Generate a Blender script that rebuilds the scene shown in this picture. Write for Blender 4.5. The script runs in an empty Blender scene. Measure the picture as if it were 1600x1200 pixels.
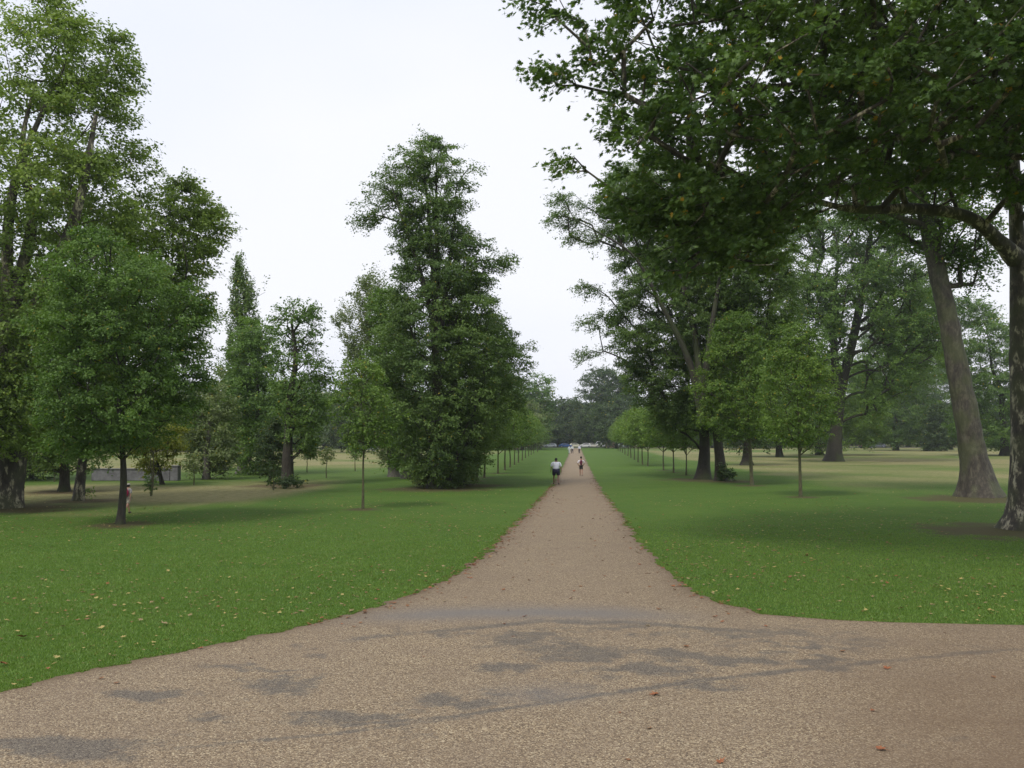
import bpy, bmesh, math, random
import numpy as np
from mathutils import Vector, Matrix
rng = np.random.default_rng(11)
random.seed(5)
R = math.radians
sc = bpy.context.scene
col = sc.collection

# ------------------------------------------------------------------ camera
F = 1555.0
CH = 3.0
TH = math.atan(85.0 / F)
cd = bpy.data.cameras.new('camera'); cam = bpy.data.objects.new('camera', cd); col.objects.link(cam)
cd.sensor_width = 36; cd.lens = 36 * F / 1600; cd.clip_start = 0.1; cd.clip_end = 6000
cam.location = (0, 0, CH); cam.rotation_euler = (R(90) + TH, 0, 0)
sc.camera = cam
CT, ST = math.cos(TH), math.sin(TH)

def ray(x, y):
    u = 600.0 - y
    return (x - 800.0, CT * F - ST * u, ST * F + CT * u)
def G(x, y):                       # ground point under a pixel
    r = ray(x, y); t = -CH / r[2]
    return np.array([r[0] * t, r[1] * t, 0.0])
def D(x, y, d):                    # point at depth d
    r = ray(x, y); t = d / r[1]
    return np.array([r[0] * t, d, CH + r[2] * t])
def proj(X, Y, Z=0.0):             # world to pixel (arrays)
    dz = Z - CH
    f = Y * CT + dz * ST
    f = np.where(f < 0.1, 0.1, f)
    u = -Y * ST + dz * CT
    return 800 + F * X / f, 600 - F * u / f

# ------------------------------------------------------------------ sky + sun
SUN_EL, SUN_AZ = 52.0, -150.0     # degrees; azimuth measured from +Y towards +X
w = bpy.data.worlds.new('World'); sc.world = w; w.use_nodes = True
nt = w.node_tree; nt.nodes.clear()
out = nt.nodes.new('ShaderNodeOutputWorld'); bg = nt.nodes.new('ShaderNodeBackground')
sky = nt.nodes.new('ShaderNodeTexSky'); sky.sky_type = 'NISHITA'; sky.sun_disc = False
sky.sun_elevation = R(SUN_EL); sky.sun_rotation = R(SUN_AZ); sky.dust_density = 4.0; sky.air_density = 1.2
tc = nt.nodes.new('ShaderNodeTexCoord'); nz = nt.nodes.new('ShaderNodeTexNoise')
mp = nt.nodes.new('ShaderNodeMapping'); mp.inputs['Scale'].default_value = (1, 1, 2.2)
nt.links.new(tc.outputs['Generated'], mp.inputs[0]); nt.links.new(mp.outputs[0], nz.inputs['Vector'])
nz.inputs['Scale'].default_value = 1.3; nz.inputs['Detail'].default_value = 3; nz.inputs['Roughness'].default_value = 0.45
cr = nt.nodes.new('ShaderNodeValToRGB')
cr.color_ramp.elements[0].position = 0.36; cr.color_ramp.elements[0].color = (.65, .69, .81, 1)
cr.color_ramp.elements[1].position = 0.62; cr.color_ramp.elements[1].color = (.762, .770, .822, 1)
nt.links.new(nz.outputs['Fac'], cr.inputs[0])
sc10 = nt.nodes.new('ShaderNodeVectorMath'); sc10.operation = 'SCALE'; sc10.inputs['Scale'].default_value = 9.8
nt.links.new(cr.outputs[0], sc10.inputs[0])
mx = nt.nodes.new('ShaderNodeMix'); mx.data_type = 'RGBA'; mx.inputs[0].default_value = 0.94
nt.links.new(sky.outputs[0], mx.inputs[6]); nt.links.new(sc10.outputs[0], mx.inputs[7])
nt.links.new(mx.outputs[2], bg.inputs['Color']); bg.inputs['Strength'].default_value = 0.1
nt.links.new(bg.outputs[0], out.inputs[0])
sl = bpy.data.lights.new('sun', 'SUN'); sl.energy = 1.5; sl.angle = R(14); sl.color = (1, .95, .86)
so = bpy.data.objects.new('sun', sl); col.objects.link(so)
sd = Vector((math.sin(R(SUN_AZ)) * math.cos(R(SUN_EL)), math.cos(R(SUN_AZ)) * math.cos(R(SUN_EL)), math.sin(R(SUN_EL))))
so.rotation_euler = sd.to_track_quat('Z', 'Y').to_euler(); so.location = (0, 0, 60)
sc.view_settings.view_transform = 'Standard'; sc.view_settings.look = 'None'
sc.view_settings.exposure = 0.45; sc.view_settings.gamma = 1.0
sc.render.engine = 'CYCLES'
sc.cycles.max_bounces = 8; sc.cycles.diffuse_bounces = 4; sc.cycles.transmission_bounces = 4; sc.cycles.transparent_max_bounces = 4
sc.cycles.volume_bounces = 1

# ------------------------------------------------------------------ helpers
def tag(o, label=None, cat=None, group=None, kind=None):
    if label: o['label'] = label
    if cat: o['category'] = cat
    if group: o['group'] = group
    if kind: o['kind'] = kind
    return o
def empty(name, loc, rz=0):
    o = bpy.data.objects.new(name, None); col.objects.link(o); o.location = [float(v) for v in loc]; o.rotation_euler = (0, 0, rz)
    o.empty_display_size = .3
    return o
def link(name, me, mat=None, parent=None):
    o = bpy.data.objects.new(name, me); col.objects.link(o)
    if mat: me.materials.append(mat)
    if parent: o.parent = parent
    return o
def mesh_np(name, V, loops, sizes, smooth=False, attrs=None):
    me = bpy.data.meshes.new(name)
    V = np.asarray(V, np.float32); loops = np.asarray(loops, np.int32).ravel(); sizes = np.asarray(sizes, np.int32)
    me.vertices.add(len(V)); me.vertices.foreach_set('co', V.ravel())
    me.loops.add(len(loops)); me.loops.foreach_set('vertex_index', loops)
    me.polygons.add(len(sizes))
    st = np.zeros(len(sizes), np.int32); st[1:] = np.cumsum(sizes)[:-1]
    me.polygons.foreach_set('loop_start', st); me.polygons.foreach_set('loop_total', sizes)
    me.polygons.foreach_set('use_smooth', np.full(len(sizes), smooth))
    for k, a in (attrs or {}).items():
        at = me.attributes.new(k, 'FLOAT', 'POINT'); at.data.foreach_set('value', np.asarray(a, np.float32))
    me.update(calc_edges=True)
    return me
def copy_tree(o, parent=None):
    c = o.copy(); col.objects.link(c)
    if parent: c.parent = parent
    for ch in list(o.children): copy_tree(ch, c)
    return c
def hash3(i, j, k, seed=0):
    n = (i * 374761393 + j * 668265263 + k * 2147483647 + seed * 974634777) & 0xffffffff
    n = ((n ^ (n >> 13)) * 1274126177) & 0xffffffff
    return ((n ^ (n >> 16)) & 0xffff) / 65535.0
def noise3(P, s=1.0, seed=0):
    P = np.asarray(P, float) * s; I = np.floor(P).astype(np.int64); f = P - I; f = f * f * (3 - 2 * f); r = 0
    for a in (0, 1):
        for b in (0, 1):
            for c in (0, 1):
                wgt = (f[..., 0] if a else 1 - f[..., 0]) * (f[..., 1] if b else 1 - f[..., 1]) * (f[..., 2] if c else 1 - f[..., 2])
                r = r + wgt * hash3(I[..., 0] + a, I[..., 1] + b, I[..., 2] + c, seed)
    return r
def fbm(X, Y, s, seed=0, octv=3):
    r = 0; a = 1; t = 0
    for o in range(octv):
        r = r + a * noise3(np.stack([X, Y, np.full_like(X, o * 7.3)], -1), s * 2 ** o, seed + o); t += a; a *= .5
    return r / t

# ------------------------------------------------------------------ materials
class NT:
    def __init__(s, name):
        s.m = bpy.data.materials.new(name); s.m.use_nodes = True; s.t = s.m.node_tree; s.t.nodes.clear()
        s.out = s.n('ShaderNodeOutputMaterial'); s.b = s.n('ShaderNodeBsdfPrincipled'); s.l(s.b.outputs[0], s.out.inputs[0])
    def n(s, ty, **kw):
        x = s.t.nodes.new(ty)
        for k, v in kw.items(): setattr(x, k, v)
        return x
    def l(s, a, b): s.t.links.new(a, b)
    def noise(s, scale, detail=3, rough=.5, vec=None):
        x = s.n('ShaderNodeTexNoise'); x.inputs['Scale'].default_value = scale; x.inputs['Detail'].default_value = detail; x.inputs['Roughness'].default_value = rough
        if vec is not None: s.l(vec, x.inputs['Vector'])
        return x.outputs['Fac']
    def ramp(s, fac, stops):
        x = s.n('ShaderNodeValToRGB'); e = x.color_ramp.elements
        while len(e) < len(stops): e.new(.5)
        for el, (p, c) in zip(e, stops):
            el.position = p; el.color = (*c, 1) if len(c) == 3 else c
        s.l(fac, x.inputs[0]); return x.outputs[0]
    def mix(s, fac, a, b, mode='MIX'):
        x = s.n('ShaderNodeMix'); x.data_type = 'RGBA'; x.blend_type = mode
        for v, i in ((fac, 0), (a, 6), (b, 7)):
            if isinstance(v, (int, float)): x.inputs[i].default_value = v
            elif isinstance(v, tuple): x.inputs[i].default_value = (*v, 1)
            else: s.l(v, x.inputs[i])
        return x.outputs[2]
    def attr(s, name):
        x = s.n('ShaderNodeAttribute'); x.attribute_name = name; return x.outputs['Fac']
    def math(s, op, a, b=0.0):
        x = s.n('ShaderNodeMath'); x.operation = op
        for v, i in ((a, 0), (b, 1)):
            if isinstance(v, (int, float)): x.inputs[i].default_value = v
            else: s.l(v, x.inputs[i])
        return x.outputs[0]
    def bump(s, h, strength=.5, dist=.02):
        x = s.n('ShaderNodeBump'); x.inputs['Strength'].default_value = strength; x.inputs['Distance'].default_value = dist
        s.l(h, x.inputs['Height']); s.l(x.outputs[0], s.b.inputs['Normal'])
    def obj(s):
        return s.n('ShaderNodeTexCoord').outputs['Object']
def plain(name, c, rough=.6, metal=0, var=.12):
    M = NT(name); f = M.noise(6, 3, .6, M.obj())
    d = tuple(v * (1 - var * 2) for v in c)
    M.l(M.ramp(f, [(.35, d), (.65, c)]), M.b.inputs['Base Color'])
    M.b.inputs['Roughness'].default_value = rough; M.b.inputs['Metallic'].default_value = metal
    return M.m
def leafmat(name, dark, light, yellow=(.30, .26, .03), ythr=.985, trans=.35):
    M = NT(name)
    v = M.attr('var'); c = M.attr('clump')
    base = M.mix(M.math('ADD', M.math('MULTIPLY', v, .5), M.math('MULTIPLY', c, .5)), dark, light)
    y = M.math('GREATER_THAN', v, ythr)
    base = M.mix(y, base, yellow)
    M.l(base, M.b.inputs['Base Color']); M.b.inputs['Roughness'].default_value = .55
    M.b.inputs['Specular IOR Level'].default_value = .35
    tr = M.n('ShaderNodeBsdfTranslucent'); M.l(M.mix(1.0, base, (1.15, 1.25, .55), 'MULTIPLY'), tr.inputs['Color'])
    ms = M.n('ShaderNodeMixShader'); ms.inputs[0].default_value = trans
    M.l(M.b.outputs[0], ms.inputs[1]); M.l(tr.outputs[0], ms.inputs[2]); M.l(ms.outputs[0], M.out.inputs[0])
    return M.m
def barkmat(name, a, b, moss=None):
    M = NT(name); o = M.obj()
    mpn = M.n('ShaderNodeMapping'); mpn.inputs['Scale'].default_value = (5, 5, 1.2); M.l(o, mpn.inputs[0])
    f = M.noise(3.0, 6, .65, mpn.outputs[0]); g = M.noise(.7, 3, .5, o)
    c = M.ramp(f, [(.32, a), (.68, b)])
    if moss: c = M.mix(M.ramp(g, [(.45, (0, 0, 0)), (.62, (1, 1, 1))]), c, moss)
    M.l(c, M.b.inputs['Base Color']); M.b.inputs['Roughness'].default_value = .9
    M.bump(f, .9, .06); return M.m
def planebark(name, k=1.0):
    M = NT(name); o = M.obj()
    mpn = M.n('ShaderNodeMapping'); mpn.inputs['Scale'].default_value = (1, 1, .45); M.l(o, mpn.inputs[0])
    f = M.noise(3.2, 6, .62, mpn.outputs[0]); g = M.noise(9, 5, .65, mpn.outputs[0]); h = M.noise(.8, 2, .5, o)
    c = M.ramp(f, [(.40, (.034, .028, .022)), (.47, (.070, .060, .044)), (.53 if k > 1 else .56, (.10, .09, .062)), (.57 if k > 1 else .60, (.22 * k, .20 * k, .135 * k)), (.66, (.27 * k, .25 * k, .175 * k))])
    c = M.mix(M.ramp(g, [(.42, (1, 1, 1)), (.56, (0, 0, 0))]), c, (.05, .043, .034))
    c = M.mix(M.math('MULTIPLY', M.ramp(h, [(.45, (0, 0, 0)), (.6, (1, 1, 1))]), .5), c, (.07, .085, .03))
    M.l(c, M.b.inputs['Base Color']); M.b.inputs['Roughness'].default_value = .85
    M.bump(g, .8, .05); return M.m

LF = dict(
    lime=leafmat('lime_leaf', (0.056, 0.115, 0.026), (0.170, 0.277, 0.055), ythr=.988),
    limedark=leafmat('dark_lime_leaf', (0.060, 0.112, 0.033), (0.172, 0.262, 0.063), ythr=.99),
    young=leafmat('young_lime_leaf', (0.070, 0.140, 0.029), (0.209, 0.313, 0.053), ythr=.985),
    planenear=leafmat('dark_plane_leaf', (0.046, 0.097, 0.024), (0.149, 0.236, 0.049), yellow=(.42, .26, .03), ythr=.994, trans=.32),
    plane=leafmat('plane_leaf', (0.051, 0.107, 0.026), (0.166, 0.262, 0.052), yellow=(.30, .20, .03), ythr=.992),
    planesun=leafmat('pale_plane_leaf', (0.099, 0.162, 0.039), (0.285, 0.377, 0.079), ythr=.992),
    poplar=leafmat('poplar_leaf', (0.076, 0.135, 0.045), (0.203, 0.290, 0.082)),
    grey=leafmat('grey_green_leaf', (0.098, 0.144, 0.059), (0.241, 0.291, 0.112)),
    oak=leafmat('oak_leaf', (0.064, 0.131, 0.031), (0.184, 0.293, 0.062)),
    dark=leafmat('dark_leaf', (0.036, 0.070, 0.026), (0.098, 0.149, 0.047)),
    yellow=leafmat('yellowing_leaf', (0.125, 0.176, 0.026), (0.393, 0.404, 0.053), ythr=.93),
    pale=leafmat('pale_shrub_leaf', (0.179, 0.229, 0.066), (0.464, 0.492, 0.158)),
)
BK = dict(
    lime=barkmat('lime_bark', (.020, .017, .013), (.058, .050, .037), (.045, .055, .022)),
    grey=barkmat('grey_bark', (.055, .050, .042), (.15, .14, .115)),
    plane=planebark('plane_bark', 1.7),
    planebrown=planebark('brown_plane_bark', .42),
    young=barkmat('young_bark', (.045, .042, .022), (.13, .12, .06), (.09, .11, .04)),
)

# ------------------------------------------------------------------ path edges (world)
LE = [(0, 1080), (100, 1056), (220, 1030), (330, 1008), (430, 988), (520, 966), (600, 944), (660, 922), (712, 896), (745, 874), (775, 849), (800, 824), (830, 794), (850, 772), (866, 755), (880, 728), (889, 709), (893, 700)]
RE = [(1600, 977), (1400, 973), (1290, 968), (1200, 961), (1150, 948), (1100, 931), (1060, 903), (1035, 880), (1010, 853), (985, 823), (965, 797), (950, 778), (934, 757), (920, 728), (911, 709), (907.5, 700)]
LW = np.array([G(*p) for p in LE]); RW = np.array([G(*p) for p in RE])
LW = np.vstack([[-34, -28, 0], LW]); RW = np.vstack([[70, -28, 0], [55, 9.5, 0], [22, 14.2, 0], RW])
def XL(Y): return np.interp(Y, LW[:, 1], LW[:, 0])
def XR(Y): return np.interp(Y, RW[:, 1], RW[:, 0])
YEND = RW[-1, 1]
def enoise(Y, s_):
    Y = np.asarray(Y, float); return ((fbm(Y, Y * 0 + s_, 1.3, s_, 3) - .5) * .34 + (fbm(Y, Y * 0 + s_, 7.0, s_, 2) - .5) * .20) * np.clip(Y / 25, .7, 1.5)
def XLn(Y): return XL(Y) + enoise(Y, 1)
def XRn(Y): return XR(Y) + enoise(Y, 2)

# ------------------------------------------------------------------ lawn
def spaced(a, b, fine0, fine1, step, grow):
    r = list(np.arange(fine0, fine1, step)); s = step; x = fine1
    while x < b: r.append(x); s *= grow; x += s
    r.append(b); s = step; x = fine0 - step; l = []
    while x > a: l.append(x); s *= grow; x -= s
    l.append(a); return np.array(sorted(set(l + r)))
xs = spaced(-2500, 2500, -40, 40, .35, 1.06); ys = spaced(-400, 4000, 8, 120, .35, 1.035)
Xg, Yg = np.meshgrid(xs, ys); X = Xg.ravel(); Y = Yg.ravel()
def softstep(e0, e1, v):
    t = np.clip((v - e0) / (e1 - e0), 0, 1); return t * t * (3 - 2 * t)
def dryness(X, Y):
    px, py = proj(X, Y)
    n = fbm(X, Y, .18, 3) - .5; n2 = fbm(X, Y, .05, 9) - .5
    # mown avenue corridor between the two tree rows
    A = G(900, 700); dx = X - (0.0 + (A[0] / A[1]) * Y)
    corr = 1 - softstep(14, 17.5, np.abs(dx + n * 3))
    near = 1 - softstep(44, 54, Y + n * 9 + np.where(X > 0, -10, 4) + np.where(X < -14, 3, 0))
    mown = np.maximum(corr, near)
    field = np.clip((.66 + n2 * 1.5 + n * .9) * np.where(X > 0, .72 + .28 * softstep(70, 110, Y), 1) - .5 * softstep(58, 66, Y) * (X < -10) * (1 - softstep(80, 110, Y)), .15, 1)
    field = np.maximum(field, softstep(.35, .6, (1 - np.abs(Y - 55.5 + n * 6) / 7.5)) * (X < -6) * .85)
    return (1 - mown) * field + mown * np.clip(n * .35, 0, .2)
dry = dryness(X, Y)
SOIL = [(*G(bx_, by_)[:2], r_) for bx_, by_, r_ in ((1596, 830, 3.6), (1525, 780, 3.6), (188, 820, 1.5), (4, 795, 3.6), (567, 796, .9), (1251, 777, 1.0), (1175, 759, 1.2), (1098, 750, 3.2), (1130, 752, 2.6), (682, 764, 3.6), (716, 759, 3.2), (122, 783, 2.1), (101, 769, 2.4), (449, 759, 3.0))]
SOIL += [(*G(*b_)[:2], .9) for b_ in ((729, 756), (745, 751.5), (756.5, 746.5), (778, 740), (1072, 742.5), (1052.5, 738.5), (1037, 735))]
def soilness(X, Y):
    r = np.zeros_like(X); n = (fbm(X, Y, 1.4, 61) - .5)
    for (sx, sy, sr) in SOIL: r = np.maximum(r, 1 - softstep(.55, 1.15, np.hypot(X - sx, (Y - sy)) / sr + n * .8))
    return r
soil = soilness(X, Y)
Z = np.zeros_like(X)
nx, ny = len(xs), len(ys)
idx = np.arange(nx * ny).reshape(ny, nx)
q = np.stack([idx[:-1, :-1], idx[:-1, 1:], idx[1:, 1:], idx[1:, :-1]], -1).reshape(-1, 4)
lawn = mesh_np('lawn', np.stack([X, Y, Z], -1), q, np.full(len(q), 4), True, {'dry': dry, 'soil': soil})
M = NT('lawn_grass'); o = M.obj()
f1 = M.noise(.35, 3, .5, o); f2 = M.noise(2.2, 4, .6, o); f3 = M.noise(38, 4, .75, o); f4 = M.noise(9, 4, .7, o)
g = M.ramp(f1, [(.3, (.060, .128, .020)), (.7, (.088, .160, .025))])
g = M.mix(M.math('MULTIPLY', M.ramp(f2, [(.42, (0, 0, 0)), (.62, (1, 1, 1))]), .6), g, (.115, .150, .030))
g = M.mix(M.ramp(f3, [(.40, (.7,) * 3), (.52, (0, 0, 0))]), g, (.036, .082, .013))
g = M.mix(M.math('MULTIPLY', M.ramp(f4, [(.52, (0, 0, 0)), (.68, (1, 1, 1))]), .5), g, (.085, .15, .03))
s_ = M.ramp(f2, [(.3, (.175, .165, .068)), (.7, (.315, .285, .135))])
s_ = M.mix(M.ramp(f3, [(.38, (.8,) * 3), (.54, (0, 0, 0))]), s_, (.13, .125, .055))
dv = M.math('ADD', M.attr('dry'), M.math('MULTIPLY', M.math('SUBTRACT', f4, .5), .5))
M.l(M.mix(M.math('MULTIPLY', M.attr('soil'), .8), M.mix(M.ramp(dv, [(.12, (0, 0, 0)), (.85, (1, 1, 1))]), g, s_), (.085, .062, .036)), M.b.inputs['Base Color'])
M.b.inputs['Roughness'].default_value = .9; M.b.inputs['Specular IOR Level'].default_value = .1
M.bump(M.math('ADD', f3, M.math('MULTIPLY', f4, .6)), .8, .03)
lawn_mat = M.m
tag(link('lawn', lawn, lawn_mat), 'green mown park lawn drying to straw beyond the trees', 'lawn', kind='structure')

# ------------------------------------------------------------------ gravel path
rows = np.concatenate([np.arange(-28, 7, .7), np.arange(7, 21, .04), np.arange(21, 60, .15), np.arange(60, YEND, 1.0), [YEND]])
nc = 420; t = np.linspace(0, 1, nc)
ed = enoise
xl = XL(rows) + ed(rows, 1); xr = XR(rows) + ed(rows, 2)
lo = np.where(rows < 60, np.maximum(xl, -11.0), xl); hi = np.where(rows < 60, np.minimum(xr, 11.0), xr)
PX = lo[:, None] + (hi - lo)[:, None] * t[None, :]
PX = np.concatenate([xl[:, None], PX[:, 1:-1], xr[:, None]], 1)
PY = np.repeat(rows[:, None], nc, 1)
X = PX.ravel(); Y = PY.ravel()
px, py = proj(X, Y); ok = Y > 5
jx = (fbm(X, Y, 1.3, 21) - .5); jy = (fbm(X, Y, 1.9, 22) - .5); jx2 = (fbm(X, Y, 4.5, 23) - .5); jy2 = (fbm(X, Y, 5.5, 24) - .5)
wear = np.zeros_like(X)
for (ex, ey, rx, ry, a) in [(235,1083,50,10,1),(430,1076,60,13,1),(400,1045,60,7,.7),(490,1022,22,9,.8),(338,1121,40,9,.8),(60,1170,120,15,1),(190,1165,60,9,.7),
        (700,1098,85,13,1),(540,1122,80,13,.9),(790,1042,52,10,1),(900,1020,105,13,.9),(835,1001,95,10,.8),(1000,1052,90,12,1),(1060,1025,70,11,.9),(1155,1033,95,10,.9),
        (1285,1036,60,8,1),(1255,1008,110,8,.8),(1340,1000,70,7,.6),(845,1085,70,18,.6),(1110,1068,60,9,.8),(1180,988,170,9,.6),(1500,1010,90,8,.4),(640,1145,60,8,.4),
        (1400,1040,100,7,.3),(300,1150,50,8,.4),(980,985,120,7,.6),(700,990,90,7,.6)]:
    dd = ((px - ex + jx * 110 + jx2 * 40) / rx) ** 2 + ((py - ey + jy * 34 + jy2 * 16) / ry) ** 2
    wear = np.maximum(wear, a * np.exp(-dd * .8))
def streak(pts, wd, a):
    p = np.array(pts, float); yy = np.interp(px, p[:, 0], p[:, 1]); ins = softstep(p[0, 0] - 40, p[0, 0] + 60, px) * (1 - softstep(p[-1, 0] - 60, p[-1, 0] + 40, px))
    return a * ins * np.exp(-((py - yy + jy * 5) / wd) ** 2) * (.55 + .8 * fbm(px * .02, py * .02, 1, 4))
wear = np.maximum(wear, streak([(500, 1138), (700, 1122), (880, 1095), (1100, 1063), (1400, 1031), (1600, 1014)], 4.0, .85))
wear = np.maximum(wear, streak([(250, 1172), (500, 1150), (760, 1118)], 4, .6))
wear = np.maximum(wear, streak([(520, 1003), (700, 984), (850, 972), (1000, 974), (1180, 990)], 4.5, .75))
wear = np.maximum(wear, streak([(1380, 1170), (1500, 1155), (1600, 1140)], 5, .35))
smooth_ = np.exp(-(((px - 800) / 260) ** 4) - ((py - 958 - ((px - 820) / 260) ** 2 * 7 + jy * 4) / 10.5) ** 2)
smooth_ = np.maximum(smooth_, .5 * np.exp(-((px - 850) / 90) ** 2 - ((py - 1085) / 16) ** 2))
damp = softstep(0, 1, (px - 1150) / 400) * softstep(985, 1080, py) * (.35 + .9 * fbm(X, Y, .7, 33)) + .35 * softstep(0, 1, (px - 1250) / 250) * (1 - softstep(1000, 1050, py))
edge = np.minimum(np.abs(X - np.repeat(xl, nc)), np.abs(np.repeat(xr, nc) - X)); edge = np.exp(-edge / .20) + .6 * np.exp(-edge / .7) * fbm(X, Y, 1.5, 41)
wear[~ok] = 0; smooth_[~ok] = 0; damp[~ok] = .3
idx = np.arange(len(rows) * nc).reshape(len(rows), nc)
q = np.stack([idx[:-1, :-1], idx[:-1, 1:], idx[1:, 1:], idx[1:, :-1]], -1).reshape(-1, 4)
pm = mesh_np('gravel_path', np.stack([X, Y, np.full_like(X, .006)], -1), q, np.full(len(q), 4), True, {'wear': wear, 'slick': smooth_, 'damp': np.clip(damp, 0, 1), 'edge': edge})
M = NT('gravel'); o = M.obj()
vo = M.n('ShaderNodeTexVoronoi'); vo.inputs['Scale'].default_value = 68; vo.inputs['Randomness'].default_value = 1; M.l(o, vo.inputs['Vector'])
sp = M.n('ShaderNodeSeparateColor'); M.l(vo.outputs['Color'], sp.inputs[0])
stone = M.ramp(sp.outputs[0], [(0, (.046, .032, .019)), (.30, (.125, .086, .047)), (.6, (.245, .176, .100)), (.85, (.41, .315, .185)), (1, (.70, .60, .39))])
big = M.noise(.9, 4, .6, o)
vo2 = M.n('ShaderNodeTexVoronoi'); vo2.inputs['Scale'].default_value = 30; M.l(o, vo2.inputs['Vector'])
sp2 = M.n('ShaderNodeSeparateColor'); M.l(vo2.outputs['Color'], sp2.inputs[0])
stone = M.mix(M.math('MULTIPLY', M.math('GREATER_THAN', sp2.outputs[1], .82), .5), stone, (.34, .27, .18))
stone = M.mix(M.math('MULTIPLY', M.ramp(big, [(.35, (1,) * 3), (.65, (0,) * 3)]), .35), stone, (.17, .125, .085))
stone = M.mix(.26, stone, (.235, .168, .105))
tar = M.ramp(sp.outputs[1], [(0, (.050, .042, .035)), (.6, (.108, .092, .074)), (1, (.22, .19, .14))])
wv = M.math('ADD', M.math('ADD', M.attr('wear'), M.math('MULTIPLY', M.math('SUBTRACT', M.noise(14, 4, .7, o), .5), 1.1)), M.math('MULTIPLY', M.math('SUBTRACT', M.noise(2.6, 4, .65, o), .5), 1.3))
c = M.mix(M.math('MULTIPLY', M.ramp(wv, [(.28, (0,) * 3), (.74, (1,) * 3)]), .82), stone, tar)
c = M.mix(M.math('MULTIPLY', M.attr('slick'), .85), c, (.165, .150, .135))
c = M.mix(M.math('MULTIPLY', M.attr('damp'), .75), c, (.135, .082, .040))
c = M.mix(M.math('MINIMUM', M.math('MULTIPLY', M.attr('edge'), .75), .85), c, (.125, .082, .042))
M.l(c, M.b.inputs['Base Color']); M.b.inputs['Roughness'].default_value = .85
M.bump(M.math('SUBTRACT', 1.0, vo.outputs['Distance']), .8, .012)
gravel_mat = M.m
tag(link('path', pm, gravel_mat), 'buff gravel path running straight down the avenue from a wide worn junction', 'path', kind='structure')
# road across the far end, where the cars stand
me = bpy.data.meshes.new('road'); me.from_pydata([(-260, 322, .004), (260, 322, .004), (260, 337, .004), (-260, 337, .004)], [], [(0, 1, 2, 3)])
tag(link('road', me, plain('asphalt', (.07, .07, .07), .9)), 'grey road crossing the far end of the avenue', 'road', kind='structure')

# ------------------------------------------------------------------ grass blades (stuff)
def on_lawn(X, Y, m=0.0):
    return (X < XLn(Y) - m) | (X > XRn(Y) + m) | (Y > YEND)
N = 520000
d = 10.5 + 34 * rng.random(N) ** 1.5; x = (rng.random(N) - .5) * 1.12 * d * 1.03
k = on_lawn(x, d, -.02) & (rng.random(N) > soilness(x, d) * 1.2) & (rng.random(N) < 1 - softstep(24, 44, d) * .97); x = x[k]; d = d[k]
# fringe hanging over the path edge
m = 60000; yy = 10 + 45 * rng.random(m) ** 1.4; side = rng.random(m) < .5
xx = np.where(side, XLn(yy), XRn(yy)); kk = (np.abs(xx) < .6 * yy)
off = (rng.random(m) ** 2) * .16
off2 = 0; clumpy = fbm(yy, yy * 0 + 4 + side * 9.0, 3.0, 31, 2) > .47
kk = kk & clumpy; xx = np.where(side, xx - off + .09, xx + off - .09); x = np.concatenate([x, xx[kk]]); d = np.concatenate([d, yy[kk]])
n = len(x); hgt = (.010 + .020 * rng.random(n)) * (1 + d / 45) * (1 - .75 * softstep(22, 44, d)); wd = (.0035 + .004 * rng.random(n)) * (1 + d / 22)
an = rng.random(n) * 6.283; ln = rng.random(n) * .9; la = rng.random(n) * 6.283
V = np.zeros((n, 3, 3)); ca, sa = np.cos(an), np.sin(an)
V[:, 0] = np.stack([x - ca * wd, d - sa * wd, np.zeros(n)], -1); V[:, 1] = np.stack([x + ca * wd, d + sa * wd, np.zeros(n)], -1)
V[:, 2] = np.stack([x + np.cos(la) * ln * hgt, d + np.sin(la) * ln * hgt, hgt], -1)
gm = mesh_np('grass_blades', V.reshape(-1, 3), np.arange(n * 3), np.full(n, 3), False, {'var': np.repeat(rng.random(n), 3), 'clump': np.repeat(fbm(x, d, .8, 5), 3)})
gmat = leafmat('grass_blade', (.100, .182, .030), (.170, .275, .050), yellow=(.26, .24, .08), ythr=.985, trans=.3)
tag(link('grass', gm, gmat), 'short green grass blades covering the near lawns', 'grass', kind='stuff')

# ------------------------------------------------------------------ tree building
RH = np.array([(-.5, 0), (-.08, .30), (.5, 0), (-.08, -.30)])
star = []
for i, (a, r) in enumerate([(180, .30), (222, .34), (252, .22), (282, .50), (308, .24), (325, .60), (342, .30), (0, .72), (18, .30), (35, .60), (52, .24), (78, .50), (108, .22), (138, .34)]):
    star.append((math.cos(R(a)) * r * .78, math.sin(R(a)) * r * .78))
STAR = np.array(star)
def leafmesh(name, C, Nn, Dd, S, var, clump, tmpl=RH, fold=.12):
    n = len(C); k = len(tmpl)
    Nn = Nn / np.linalg.norm(Nn, axis=1, keepdims=True)
    Dd = Dd - Nn * (Dd * Nn).sum(1, keepdims=True); Dd /= np.linalg.norm(Dd, axis=1, keepdims=True) + 1e-9
    T = np.cross(Nn, Dd)
    V = C[:, None, :] + S[:, None, None] * (tmpl[None, :, 0, None] * Dd[:, None, :] + tmpl[None, :, 1, None] * T[:, None, :] + (np.abs(tmpl[None, :, 1, None]) * fold * 2) * Nn[:, None, :])
    return mesh_np(name, V.reshape(-1, 3), np.arange(n * k), np.full(n, k), False, {'var': np.repeat(var, k), 'clump': np.repeat(clump, k)})
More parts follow.
